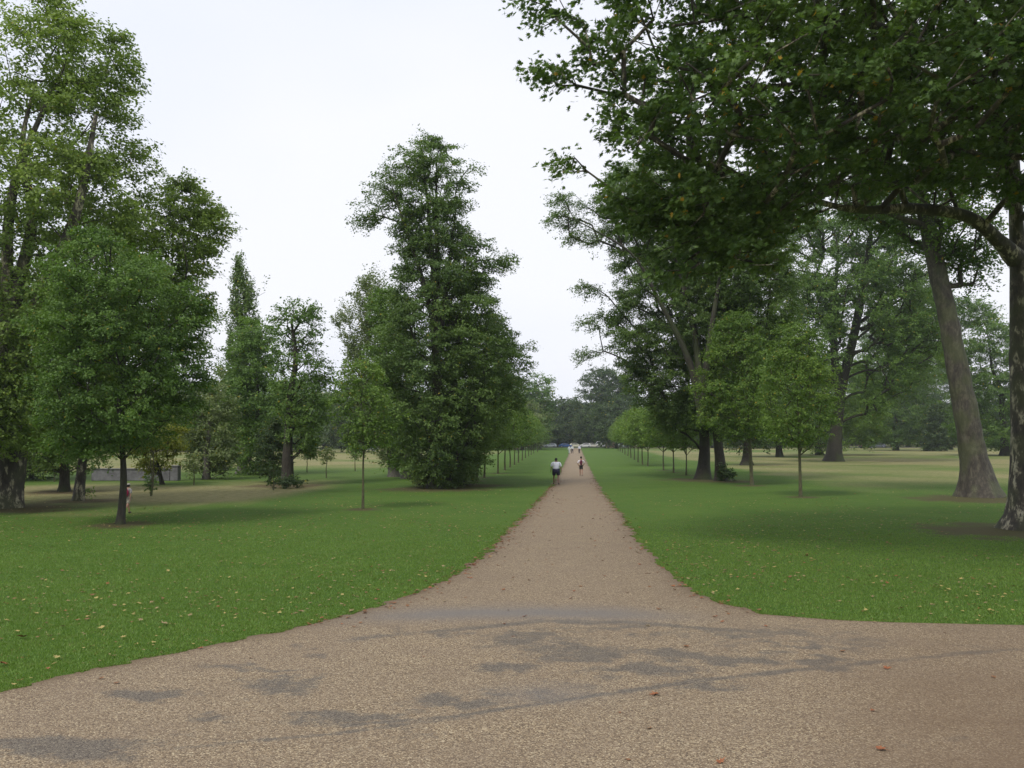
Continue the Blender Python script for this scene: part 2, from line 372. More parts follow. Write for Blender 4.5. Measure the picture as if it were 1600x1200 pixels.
def sweep(paths, sides, lobes=0.0, rough=.0, seed=0):
    """paths: list of (points(n,3), radii(n)). Returns verts, faces for tubes."""
    VV = []; FF = []; base = 0
    for P, r in paths:
        P = np.asarray(P, float); r = np.asarray(r, float); n = len(P)
        T = np.gradient(P, axis=0); T /= np.linalg.norm(T, axis=1, keepdims=True) + 1e-9
        ref = np.array([1.0, 0, 0]) if abs(T[0][0]) < .9 else np.array([0, 1.0, 0])
        A = np.zeros_like(T); a_ = np.cross(T[0], ref)
        for i in range(n):
            a_ = a_ - T[i] * np.dot(a_, T[i]); a_ = a_ / (np.linalg.norm(a_) + 1e-9); A[i] = a_
        B = np.cross(T, A)
        an = np.arange(sides) / sides * 2 * math.pi
        rr = r[:, None] * np.ones(sides)[None]
        if lobes > 0 and base == 0:
            h = P[:, 2] - P[0, 2]; f = np.exp(-h / (r[0] * .8))[:, None]
            lb = .5 + .5 * np.cos(an * 5 + seed) * np.cos(an * 2 + seed * 1.7) + .25 * np.cos(an * 9 + seed)
            rr = rr * (1 + f * lobes * lb[None])
        if rough > 0:
            Q = P[:, None] + np.cos(an)[None, :, None] * A[:, None] * r[:, None, None] + np.sin(an)[None, :, None] * B[:, None] * r[:, None, None]
            rr = rr * (1 + rough * (noise3(Q, 1.6, seed) - .5) * 2 + rough * .5 * (noise3(Q, 5, seed + 1) - .5) * 2)
        V = P[:, None] + rr[..., None] * (np.cos(an)[None, :, None] * A[:, None] + np.sin(an)[None, :, None] * B[:, None])
        VV.append(V.reshape(-1, 3))
        i = np.arange(n * sides).reshape(n, sides) + base; j = np.roll(i, -1, axis=1)
        FF.append(np.stack([i[:-1], i[1:], j[1:], j[:-1]], -1).reshape(-1, 4)); base += n * sides
    return np.concatenate(VV), np.concatenate(FF)
def smoothpath(pts, rad, step=.35):
    P = np.asarray(pts, float); r = np.asarray(rad, float)
    Q = np.vstack([2 * P[0] - P[1], P, 2 * P[-1] - P[-2]]); o = []; ro = []
    for i in range(len(P) - 1):
        p0, p1, p2, p3 = Q[i:i + 4]; n = max(2, int(np.linalg.norm(p2 - p1) / step))
        for k in range(n):
            t = k / n; o.append(.5 * ((2 * p1) + (-p0 + p2) * t + (2 * p0 - 5 * p1 + 4 * p2 - p3) * t * t + (-p0 + 3 * p1 - 3 * p2 + p3) * t ** 3)); ro.append(r[i] * (1 - t) + r[i + 1] * t)
    o.append(P[-1]); ro.append(r[-1]); return np.array(o), np.array(ro)
def limit(p0):
    return p0

def grow(nodes, par, C, up=.35, sag=.1, pathk=.18, downk=1.2, rg=None, seg=.9):
    """attach every clump centre to the nearest point of the growing skeleton"""
    nodes = [np.array(p, float) for p in nodes]; par = list(par); L = [0.0] * len(nodes)
    for i in range(1, len(nodes)): L[i] = (L[par[i]] if par[i] >= 0 else 0) + (np.linalg.norm(nodes[i] - nodes[par[i]]) if par[i] >= 0 else 0)
    cap = len(nodes) + len(C) * 14
    NA = np.zeros((cap, 3)); NL = np.zeros(cap); n = len(nodes); NA[:n] = nodes; NL[:n] = L; PR = np.full(cap, -1); PR[:n] = par
    trunkn = n; tips = []
    axis0 = NA[:n].copy()
    dd = np.min(np.linalg.norm(C[:, None, :] - axis0[None], axis=2), axis=1)
    for ci in np.argsort(dd):
        c = C[ci]; v = c - NA[:n]; dist = np.linalg.norm(v, axis=1)
        cost = dist + pathk * NL[:n] + downk * np.maximum(0, NA[:n, 2] - c[2] + up * dist * .8)
        b = int(np.argmin(cost)); p0 = NA[b]; dv = c - p0; ds = dist[b]
        if PR[b] >= 0:
            pd = p0 - NA[PR[b]]; pd = pd / (np.linalg.norm(pd) + 1e-9)
        else: pd = np.array([0, 0, 1.0])
        mid = p0 + dv * .5 + pd * ds * .10 + np.array([0, 0, ds * (sag)]) + (rg.random(3) - .5) * ds * .16
        k = max(1, min(12, int(ds / seg))); prev = b
        for s in range(1, k + 1):
            t = s / k; p = (1 - t) ** 2 * p0 + 2 * t * (1 - t) * mid + t * t * c
            NA[n] = p; PR[n] = prev; NL[n] = NL[prev] + ds / k; prev = n; n += 1
            if n >= cap - 14: break
        tips.append(prev)
        if n >= cap - 14: break
    return NA[:n], PR[:n], tips

def tree(name, label, base, outline, lf='lime', bk='lime', trunk_w=.5, top=None, s=None, cov=3.0, clump_r=.6, shape=(1, 1, .55), depth=1.0, thr=.36, nfreq=.35,
         dpt=None, lean=(), limbs=(), droop=0.0, seed=1, tmpl=None, group=None, cat='tree', up=.35, sag=.06, spur=(), cdepth=None, shell=.4, lobes=.22, tipr=.011, ncl=None, upright=.0, extra_nodes=True, jag=.18, sides=14, label_only=None, zadd=.25, keepout=()):
    rg = np.random.default_rng(seed)
    B = G(*base) if dpt is None else np.array([*D(base[0], base[1], dpt)[:2], 0.0])
    d0 = B[1]; ppm = F / d0
    if s is None: s = max(.11, 4.0 / ppm)
    cdp = cdepth if cdepth is not None else d0
    ol = sorted([(D(800, y, cdp)[2], D(xl, y, cdp)[0], D(xr, y, cdp)[0]) for y, xl, xr in outline]); ol = np.array(ol)
    zz = np.linspace(ol[0, 0], ol[-1, 0], 200); a = np.interp(zz, ol[:, 0], ol[:, 1]); b = np.interp(zz, ol[:, 0], ol[:, 2])
    area = np.trapezoid(b - a, zz) if hasattr(np, 'trapezoid') else np.trapz(b - a, zz)
    nleaf = int(cov * 2.1 * area / (s * s * (.30 if tmpl is None else .42)))
    nclump = ncl or int(max(25, area * depth * 3.2 / (clump_r ** 2)))
    # --- clump centres
    C = []
    wdt = (b - a) + zadd * (b - a).max(); cdf = np.cumsum(wdt); cdf /= cdf[-1]
    got = 0; tries = 0
    while got < nclump and tries < 40:
        m = nclump * 3; z = np.interp(rg.random(m), cdf, zz); ph = rg.random(m) * 2 * math.pi; rr = rg.random(m) ** shell
        al = np.interp(z, zz, a); bl = np.interp(z, zz, b); hw = (bl - al) / 2; cx = (al + bl) / 2
        pol = np.stack([np.cos(ph) * 2.1, np.sin(ph) * 2.1, z * .45], -1)
        rr = rr * (1 - jag + jag * 2 * (noise3(pol, 1.5, seed)) * .62)
        hw2 = np.maximum(hw - clump_r * .35, hw * .6)
        p = np.stack([cx + rr * hw2 * np.cos(ph), cdp + rr * np.minimum(hw2, np.median(b - a) * .62) * depth * np.sin(ph), z], -1)
        g_ = .65 * noise3(p * np.array([1, 1, 1.5]), nfreq, seed + 3) + .35 * noise3(p * np.array([1, 1, 1.8]), nfreq * 3, seed + 4)
        p = p[g_ > thr - .10]; C.append(p); got += len(p); tries += 1
    C = np.concatenate(C)[:nclump]; C[:, 2] = np.maximum(C[:, 2], .35)
    nmain = len(C)
    for (sx, sy, n_, sp_) in spur:         # extra clumps along a projecting bough
        q = D(sx, sy, cdp); C = np.vstack([C, q + (rg.random((n_, 3)) - .5) * np.array([sp_ * 2.2, sp_ * 1.8, sp_ * 1.0])])
    if keepout:                            # open air kept free of leaves (x0, y0, x1, y1)
        qx, qy = proj(C[:, 0], C[:, 1], C[:, 2]); kp = np.ones(len(C), bool)
        for (kx0, ky0, kx1, ky1) in keepout: kp &= ~((qx > kx0) & (qx < kx1) & (qy > ky0) & (qy < ky1))
        nmain = int(kp[:nmain].sum()); C = C[kp]
    # --- trunk
    zt = top if top is not None else (ol[0, 0] + .82 * (ol[-1, 0] - ol[0, 0]))
    pts = [B.copy()]; r0 = trunk_w / 2
    if lean:
        for (lx, ly) in lean: pts.append(D(lx, ly, d0))
        rad = [r0] + [r0 * w_ for w_ in np.linspace(.74, .36 if trunk_w > 1.4 else .16, len(lean))]
        if zt > pts[-1][2] + 1: pts.append(np.array([pts[-1][0], d0, zt])); rad.append(r0 * .12)
    else:
        ca = np.interp(zt, zz, (a + b) / 2); n_ = 6
        for i in range(1, n_ + 1):
            t = i / n_; wob = (rg.random(2) - .5) * r0 * 1.2
            cc = B[0] * (1 - t ** 1.6) + (ca * .6 + B[0] * .4) * t ** 1.6
            pts.append(np.array([cc + wob[0], d0 + (cdp - d0) * t + wob[1], zt * t]))
        rad = [r0] + [r0 * v for v in (.78, .62, .48, .34, .2, .06)]
    pts[0][2] = -.08
    TP, TR = smoothpath(pts, rad, max(.18, min(.5, r0)))
    TR = TR * (1 + (.30 if r0 > .3 else .18) * np.exp(-np.maximum(TP[:, 2], 0) / max(.15, r0 * .8)))
    paths = [(TP, TR)]; nodes = list(TP[::3]); par = [-1] + list(range(0, len(nodes) - 1))
    for lm in limbs:                       # limb: [(px, py, depth, radius), ...]
        lp = np.array([D(q[0], q[1], q[2]) for q in lm]); lr = [q[3] for q in lm]
        P_, R_ = smoothpath(lp, lr, .35); paths.append((P_, R_))
        if extra_nodes:
            st = int(np.argmin(np.linalg.norm(np.array(nodes) - P_[0], axis=1))); prev = st
            for p in P_[2::3]: nodes.append(p); par.append(prev); prev = len(nodes) - 1
    ntr = len(nodes)
    zcut = ol[0, 0] - (ol[-1, 0] - ol[0, 0]) * .12 if not limbs else 0
    NA, PR, tips = grow([np.array([p[0], p[1], p[2]]) for p in nodes], par, C, up=up, sag=sag, rg=rg, downk=1.2)
    # --- branch tubes
    wgt = np.zeros(len(NA)); 
    for t_ in tips: wgt[t_] += 1
    for i in range(len(NA) - 1, 0, -1):
        if PR[i] >= 0 and i >= ntr: wgt[PR[i]] += wgt[i]
    e = np.array([i for i in range(ntr, len(NA))]); p_ = PR[e]; rcap = max(.03, trunk_w * .085)
    rc = np.minimum(rcap, tipr * np.maximum(wgt[e], 1) ** .52); rp = np.where(p_ < ntr, rc * 1.15, np.minimum(rcap, tipr * np.maximum(wgt[p_], 1) ** .52)); rp = np.minimum(rp, rc * 1.35)
    A0 = NA[p_]; A1 = NA[e]; T = A1 - A0; ln_ = np.linalg.norm(T, axis=1, keepdims=True); T = T / (ln_ + 1e-9)
    ref = np.where(np.abs(T[:, 2:3]) > .9, np.array([[1.0, 0, 0]]), np.array([[0, 0, 1.0]])); U = np.cross(T, ref); U /= np.linalg.norm(U, axis=1, keepdims=True) + 1e-9; W = np.cross(T, U)
    ns = 5; V = np.zeros((len(e), 2, ns, 3))
    for k in range(ns):
        dv = math.cos(2 * math.pi * k / ns) * U + math.sin(2 * math.pi * k / ns) * W
        V[:, 0, k] = A0 + dv * rp[:, None] - T * (rp * .3)[:, None]; V[:, 1, k] = A1 + dv * rc[:, None]
    ii = (np.arange(len(e)) * 2 * ns)[:, None] + np.arange(ns)[None]; jj = (np.arange(len(e)) * 2 * ns)[:, None] + (np.arange(ns)[None] + 1) % ns
    fq = np.stack([ii, jj, jj + ns, ii + ns], -1).reshape(-1, 4)
    root = empty(name, B); tag(root, label, cat, group)
    tv, tf = sweep(paths, sides, lobes, .09, seed)
    link('trunk', mesh_np('trunk', tv - B, tf, np.full(len(tf), 4), True), BK[bk], root)
    link('branches', mesh_np('branches', V.reshape(-1, 3) - B, fq, np.full(len(fq), 4), True), BK[bk], root)
    # --- leaves
    nC = len(C); per = rg.random(nC) ** .7 + .35; per[nmain:] *= .6; per /= per.sum(); cnt = rg.multinomial(nleaf, per)
    ci = np.repeat(np.arange(nC), cnt); n = len(ci)
    axis = np.array([B[0], cdp, 0]); od = C - axis; od[:, 2] = 0; od /= np.linalg.norm(od, axis=1, keepdims=True) + 1e-9
    # each clump is a handful of twig sprays
    K = 6; sd_ = rg.normal(size=(nC, K, 3)); sd_ += od[:, None, :] * 1.0; sd_[:, :, 2] = sd_[:, :, 2] * .65 - droop + upright * 2; sd_ /= np.linalg.norm(sd_, axis=2, keepdims=True)
    tk = rg.integers(0, K, n); tt = rg.random(n) ** .75
    csz = clump_r * (.7 + .6 * rg.random(nC))
    Pp = C[ci] + sd_[ci, tk] * (tt * csz[ci])[:, None] * np.array([shape[0], shape[1], max(shape[2], .3) * 1.4]) * 1.45
    Pp[:, 2] -= droop * (tt * csz[ci]) ** 2 * .5
    Pp += rg.normal(size=(n, 3)) * (clump_r * .15) * np.array([1, 1, .7])
    nn = rg.normal(size=(n, 3)) * .55; nn[:, 2] += .85; nn += od[ci] * .35
    dd_ = sd_[ci, tk] + rg.normal(size=(n, 3)) * .6; dd_[:, 2] -= .35
    Pp[:, 2] = np.maximum(Pp[:, 2], .05)
    S = s * (.65 + .7 * rg.random(n))
    cm = np.clip(.5 + (noise3(C, .5, seed + 8) - .5) * 1.2 + (rg.random(nC) - .5) * .5, 0, 1)
    me = leafmesh('crown', Pp - B, nn, dd_, S, rg.random(n), cm[ci], RH if tmpl is None else tmpl)
    link('crown', me, LF[lf], root)
    global NLEAF; NLEAF += n
    return root
NLEAF = 0
exec_trees = True

# ================================================================== the trees
# left group
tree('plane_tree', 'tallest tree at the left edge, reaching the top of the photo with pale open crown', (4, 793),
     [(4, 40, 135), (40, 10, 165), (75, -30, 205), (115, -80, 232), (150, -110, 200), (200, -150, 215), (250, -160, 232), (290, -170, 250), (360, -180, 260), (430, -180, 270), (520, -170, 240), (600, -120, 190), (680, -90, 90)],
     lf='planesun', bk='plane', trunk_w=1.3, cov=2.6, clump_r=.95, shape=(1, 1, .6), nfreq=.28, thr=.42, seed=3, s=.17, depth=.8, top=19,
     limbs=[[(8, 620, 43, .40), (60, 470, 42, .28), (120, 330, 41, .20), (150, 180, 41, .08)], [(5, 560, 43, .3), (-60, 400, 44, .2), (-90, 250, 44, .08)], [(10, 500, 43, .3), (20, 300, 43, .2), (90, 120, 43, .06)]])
tree('plane_tree', 'broad plane with bright rounded shoulder, behind the slim dark-trunked left lime', (122, 782),
     [(288, 262, 285), (310, 235, 335), (345, 190, 357), (390, 160, 350), (440, 130, 330), (500, 110, 325), (560, 100, 300), (640, 95, 260), (700, 100, 170)],
     lf='planesun', bk='plane', trunk_w=.55, cov=3.6, clump_r=.75, thr=.28, seed=5, s=.16, depth=.9, top=9)
tree('lime_tree', 'round-crowned lime with straight dark trunk nearest the left lawn edge', (188, 819),
     [(365, 130, 200), (400, 95, 260), (440, 65, 310), (490, 50, 335), (540, 38, 343), (590, 40, 338), (635, 50, 325), (670, 62, 300), (705, 80, 230)],
     lf='lime', bk='lime', trunk_w=.29, cov=3.4, clump_r=.55, thr=.36, seed=7, s=.10, depth=.95, droop=.15, lobes=.2, top=8.5)
tree('lime_tree', 'dark tree whose trunk stands farther back between the two left planes', (101, 768),
     [(440, 60, 110), (500, 20, 150), (580, 0, 175), (660, 5, 180), (735, 30, 150)], lf='limedark', trunk_w=.6, cov=3, clump_r=.8, seed=9, s=.16)
tree('plane_tree', 'bright leafy boughs entering at the left edge below the tall plane', (-75, 802),
     [(545, -160, -10), (575, -190, 35), (620, -200, 52), (670, -200, 58), (715, -190, 40)], lf='planesun', bk='plane', trunk_w=.8, cov=3.2, clump_r=.6, seed=10, s=.15)
tree('lime_tree', 'tall dark backdrop tree filling the left edge behind the planes', (40, 750),
     [(400, -60, 60), (500, -90, 110), (600, -100, 130), (700, -90, 120), (735, -60, 90)], lf='dark', trunk_w=.9, cov=3, clump_r=1.3, seed=12, s=.24)
tree('maple_tree', 'small yellowing tree with leaning trunk in front of the grey wall', (254, 757),
     [(645, 225, 270), (670, 208, 290), (700, 205, 294), (722, 212, 285), (738, 225, 262)], lf='yellow', trunk_w=.30, cov=2.8, clump_r=.5, seed=13, s=.15, lean=((249, 735), (243, 700)), top=5)
tree('lime_tree', 'greyish rounded tree right of the yellowing tree', (322, 749),
     [(600, 315, 345), (625, 295, 362), (665, 285, 368), (705, 283, 372), (738, 300, 360)], lf='grey', bk='grey', trunk_w=.55, cov=3, clump_r=.8, seed=14, s=.2)
tree('lime_tree', 'faint distant tree filling the gap left of the poplar', (350, 735),
     [(580, 345, 360), (640, 322, 378), (690, 318, 380), (725, 330, 372)], lf='grey', bk='grey', trunk_w=.5, cov=3, clump_r=1., seed=15, s=.24)
tree('poplar_tree', 'narrow pointed poplar, tallest spire in the left distance', (378, 740),
     [(416, 368, 381), (440, 361, 391), (470, 357, 400), (510, 354, 410), (560, 352, 414), (620, 350, 412), (680, 352, 405), (715, 360, 398)],
     lf='poplar', bk='grey', trunk_w=.8, cov=3.2, clump_r=.5, shape=(.6, .6, 1.6), upright=.7, seed=16, s=.19, up=1.0, thr=.36, spur=((396, 462, 10, 1.0), (353, 500, 5, .6), (350, 585, 6, .7)))
tree('elm_tree', 'dense leafy tree beneath the tall poplar', (402, 742),
     [(500, 385, 415), (525, 372, 436), (560, 362, 448), (610, 352, 455), (660, 350, 450), (715, 360, 440), (735, 372, 425)], lf='oak', trunk_w=.6, cov=3, clump_r=.95, seed=17, s=.2)
tree('yew_tree', 'small dense blue-green tree with narrow top in front of the poplar group', (422, 753),
     [(652, 422, 432), (670, 412, 442), (700, 403, 450), (725, 400, 453), (741, 408, 445)], lf='dark', trunk_w=.28, cov=4, clump_r=.45, seed=18, s=.14)
tree('oak_tree', 'tall open-crowned tree with dark trunk and bushy foot, left of the poplar pair', (449, 757),
     [(476, 440, 490), (500, 425, 500), (540, 424, 512), (580, 428, 520), (630, 430, 525), (675, 440, 518), (710, 450, 485)],
     lf='oak', bk='lime', trunk_w=.85, cov=2.0, clump_r=.7, thr=.47, nfreq=.4, seed=19, s=.17, lean=((450, 700), (454, 620), (462, 560), (455, 500)), tipr=.016)
tree('aspen_tree', 'grey-green feathery tree leaning left behind the young lime', (615, 745),
     [(440, 566, 600), (470, 545, 625), (505, 520, 640), (550, 525, 650), (610, 540, 650), (670, 570, 655), (725, 590, 640)],
     lf='grey', bk='grey', trunk_w=.8, cov=2.5, clump_r=.8, shape=(.8, .8, 1.0), upright=.45, seed=20, s=.17, thr=.40, up=.8)
tree('aspen_tree', 'paler-trunked tree touching the left side of the great central lime', (637, 748),
     [(455, 590, 630), (520, 575, 660), (600, 585, 670), (680, 600, 665), (730, 615, 655)], lf='lime', bk='grey', trunk_w=.8, cov=3, clump_r=.8, seed=21, s=.18)
tree('lime_tree', 'great central lime, tall ragged spire standing left of the path', (682, 763),
     [(216, 655, 690), (228, 638, 705), (244, 622, 720), (266, 610, 736), (285, 605, 728), (310, 602, 728), (345, 612, 730), (385, 622, 748), (420, 620, 762), (460, 604, 775), (500, 592, 790), (545, 578, 806), (590, 572, 814), (640, 585, 800), (690, 612, 775), (730, 640, 735), (752, 652, 715)],
     lf='limedark', bk='lime', trunk_w=1.0, cov=3.5, clump_r=.72, thr=.33, nfreq=.34, droop=.3, seed=22, s=.135, top=20.3, tipr=.014, sag=.10, depth=.95, jag=.14,
     spur=((596, 300, 5, .8), (584, 345, 7, .8), (614, 272, 4, .8), (768, 410, 10, .8), (782, 405, 4, .5), (738, 260, 3, .5), (745, 385, 5, .6), (590, 330, 8, .7)),
     limbs=[[(682, 520, 59.5, .20), (655, 420, 59, .14), (625, 330, 59, .07), (612, 290, 59, .03)], [(683, 560, 60, .22), (700, 430, 60, .13), (712, 330, 60, .05)], [(682, 480, 60, .2), (672, 360, 60, .12), (660, 240, 60, .04)]])
tree('lime_tree', 'dark twin lime with foliage to the ground, right of the central lime', (716, 758),
     [(430, 690, 735), (490, 670, 790), (540, 660, 826), (590, 655, 832), (640, 655, 818), (685, 665, 785), (720, 675, 755), (750, 690, 738)],
     lf='limedark', bk='lime', trunk_w=.9, cov=3.4, clump_r=.7, thr=.36, droop=.3, seed=23, s=.14, depth=.9, tipr=.014)
def shrub(label, base, outline, lf='dark', seed=1, s=None, cat='shrub', cov=4, name='shrub', **kw):
    return tree(name, label, base, outline, lf=lf, trunk_w=.12, cov=cov, clump_r=.3, shape=(1, 1, .8), seed=seed, s=s, cat=cat, top=max(.3, .4), lobes=0, thr=.3, **kw)
shrub('pale-leaved shrub at the left foot of the central lime', (655, 761), [(728, 650, 665), (742, 644, 672), (758, 645, 672)], lf='pale', seed=30, s=.13)
shrub('low dark bush round the foot of the open-crowned tree', (447, 763), [(748, 435, 460), (754, 420, 472), (762, 416, 476)], lf='dark', seed=31, s=.13)
shrub('low sprouting bush under the twin lime on its path side', (728, 755), [(733, 720, 732), (742, 717, 733), (754, 716, 731)], lf='dark', seed=32, s=.13)

# young limes (protos + copies along both rows)
tree('young_lime', 'bright young lime with thin straight trunk alone on the left lawn', (567, 795),
     [(563, 555, 580), (580, 535, 596), (610, 520, 606), (640, 516, 615), (662, 520, 622), (690, 535, 605), (706, 550, 590)],
     lf='young', bk='young', trunk_w=.13, jag=.24, cov=2.0, clump_r=.36, thr=.34, seed=40, s=.115, lobes=0, tipr=.008, spur=((622, 652, 3, .3), (608, 690, 2, .3)), top=5.6, sides=8)
tree('young_lime', 'young lime with slim leaning trunk standing alone on the right lawn', (1251, 776),
     [(508, 1225, 1262), (535, 1205, 1285), (570, 1190, 1305), (610, 1182, 1318), (650, 1186, 1318), (680, 1200, 1300), (698, 1225, 1275)],
     lf='young', bk='young', trunk_w=.19, jag=.26, cov=2.0, clump_r=.42, thr=.36, seed=41, s=.115, lobes=0, tipr=.009, lean=((1249, 700), (1246, 610), (1244, 560)), top=8.2, sides=8)
tree('young_lime', 'leafy young lime overlapping the right edge of the twin-trunk limes', (1175, 758),
     [(488, 1135, 1175), (520, 1110, 1190), (560, 1092, 1205), (610, 1086, 1212), (655, 1090, 1215), (685, 1120, 1200)],
     lf='young', bk='young', trunk_w=.27, jag=.26, cov=2.3, clump_r=.5, thr=.36, seed=42, s=.13, lobes=0, tipr=.009, lean=((1172, 700), (1168, 620)), top=8.5, sides=8)
lrow = [(729, 756), (745, 751.5), (756.5, 746.5), (778, 740), (789, 735), (797, 730.5), (804, 726.5), (810, 723), (816, 719.5), (821, 716), (826, 713), (830, 710.5), (834, 708.5), (840, 706.5)]
rrow = [(1072, 742.5), (1052.5, 738.5), (1037, 735), (1012, 728.5), (1004, 726), (997, 722.5), (991, 718.5), (986, 715.5), (981, 712.5), (976.5, 710), (972.5, 707.5), (969, 705.5), (966, 704)]
ordw = ['first', 'second', 'third', 'fourth', 'fifth', 'sixth', 'seventh', 'eighth', 'ninth', 'tenth', 'eleventh', 'twelfth', 'thirteenth', 'fourteenth']
protos = []
for k in range(3):
    p = tree('young_lime', 'young lime', (1052 - 40 * k, 738.5), [(738.5 - h_ * 17.8, 1052 - 40 * k - w_ * 17.8, 1052 - 40 * k + w_ * (1 + .1 * k) * 17.8) for h_, w_ in ((6.7, .5), (6.1, 1.5), (5.0, 2.4), (3.9, 2.6), (2.9, 2.2), (2.3, 1.2))],
             lf='young', bk='young', trunk_w=.17, cov=2.1, jag=.3, clump_r=.42, thr=.34, seed=50 + k, s=.17, lobes=0, tipr=.009, top=5.8, sides=8, group='young limes in the avenue rows')
    protos.append(p)
cnt = 0
for rowi, (row, sidew) in enumerate(((lrow, 'left'), (rrow, 'right'))):
    for i, bp in enumerate(row):
        o = protos[cnt % 3] if cnt < 3 else copy_tree(protos[(cnt * 2 + i) % 3]); cnt += 1
        o.location = [float(v) for v in G(*bp)]; o.rotation_euler = (0, 0, (i * 2.4 + rowi) % 6.28); sv = .92 + .16 * ((i * 37 % 10) / 10); o.scale = (sv, sv, sv)
        tag(o, f'{ordw[i]} young lime of the row {sidew} of the path, counting away from the camera', 'tree', 'young limes in the avenue rows')

# right group
tree('lime_tree', 'big spreading lime with thick trunk, left one of the twin trunks right of the path', (1098, 749),
     [(262, 960, 1120), (300, 925, 1150), (345, 925, 1170), (390, 945, 1190), (430, 950, 1200), (470, 945, 1200), (510, 942, 1195), (550, 940, 1190), (590, 960, 1180), (630, 1000, 1170), (670, 1030, 1150)],
     lf='limedark', bk='lime', trunk_w=1.0, cov=3.9, clump_r=.75, thr=.30, nfreq=.34, seed=60, s=.14, droop=.25, tipr=.015, top=14, jag=.22, lobes=.2,
     spur=((885, 310, 9, .9), (872, 340, 8, .8), (905, 345, 10, 1.0), (920, 375, 10, 1.0), (895, 375, 5, .7), (935, 455, 9, .9), (925, 505, 5, .6), (945, 500, 8, .9), (928, 555, 7, .8), (920, 320, 8, 1)),
     limbs=[[(1097, 650, 68, .30), (1075, 560, 68, .22), (1030, 470, 67.5, .14), (990, 400, 67, .09), (930, 360, 67, .05), (880, 335, 67, .02)], [(1098, 640, 68, .30), (1085, 520, 68.5, .22), (1060, 420, 69, .12), (1040, 320, 69, .05)],
            [(1098, 660, 68, .28), (1105, 560, 67, .2), (1125, 430, 67, .12)]])
tree('lime_tree', 'right one of the twin trunks right of the path, leaning right with mossy bark', (1128, 751),
     [(280, 1060, 1200), (340, 1040, 1240), (400, 1030, 1260), (470, 1040, 1260), (540, 1050, 1240), (600, 1070, 1230), (660, 1090, 1200)],
     lf='limedark', bk='lime', trunk_w=.85, cov=4.0, clump_r=.7, thr=.28, seed=61, s=.14, droop=.2, tipr=.015, lean=((1122, 690), (1112, 600), (1118, 500)), top=13)
tree('lime_tree', 'tree with flared foot seen between the twin limes and the next young lime', (1167, 727),
     [(560, 1140, 1190), (610, 1120, 1215), (660, 1120, 1215), (700, 1135, 1200)], lf='dark', trunk_w=1.15, cov=3, clump_r=1.0, seed=62, s=.24)
shrub('small dark shrub at the right foot of the twin trunks', (1133, 752), [(728, 1128, 1138), (738, 1122, 1146), (750, 1122, 1148)], lf='dark', seed=63, s=.13)
tree('plane_tree', 'tall forked tree with dark trunk on the dry right field', (1302, 721),
     [(330, 1230, 1380), (380, 1215, 1440), (430, 1210, 1470), (480, 1225, 1475), (530, 1235, 1480), (580, 1225, 1470), (620, 1210, 1420), (665, 1225, 1340)],
     lf='lime', bk='lime', trunk_w=2.0, cov=3.0, clump_r=1.3, shape=(1, 1, .85), keepout=((1288, 560, 1345, 705), (1320, 480, 1352, 600)), thr=.46, nfreq=.2, seed=64, s=.27, tipr=.045, lobes=.25, lean=((1308, 660), (1316, 600), (1335, 520), (1352, 430), (1360, 370)), top=24,
     limbs=[[(1313, 630, 130, .6), (1304, 560, 130, .5), (1303, 470, 130, .35), (1310, 400, 130, .15)], [(1345, 515, 130, .3), (1375, 505, 130, .25), (1410, 520, 130, .12)], [(1342, 505, 130, .25), (1390, 470, 130, .15), (1430, 455, 130, .06)]])
tree('lime_tree', 'dense mid-green tree tucked behind the forked tree', (1280, 711),
     [(560, 1255, 1340), (600, 1235, 1370), (640, 1225, 1385), (680, 1228, 1388), (698, 1245, 1370)], lf='young', trunk_w=1.3, cov=3, clump_r=1.6, seed=65, s=.32)
tree('plane_tree', 'leaning plane with massive pale trunk right of the dry field', (1531, 776),
     [(120, 1260, 1500), (200, 1200, 1540), (280, 1220, 1560), (330, 1300, 1560), (380, 1440, 1550), (420, 1480, 1545)],
     lf='plane', bk='planebrown', trunk_w=1.75, cov=2.4, clump_r=.85, thr=.42, seed=66, s=.17, tipr=.02, lobes=.35, lean=((1519, 700), (1503, 610), (1478, 480), (1450, 360), (1432, 280)), top=17, spur=((1520, 440, 6, .6), (1500, 400, 8, .8)), sides=20)
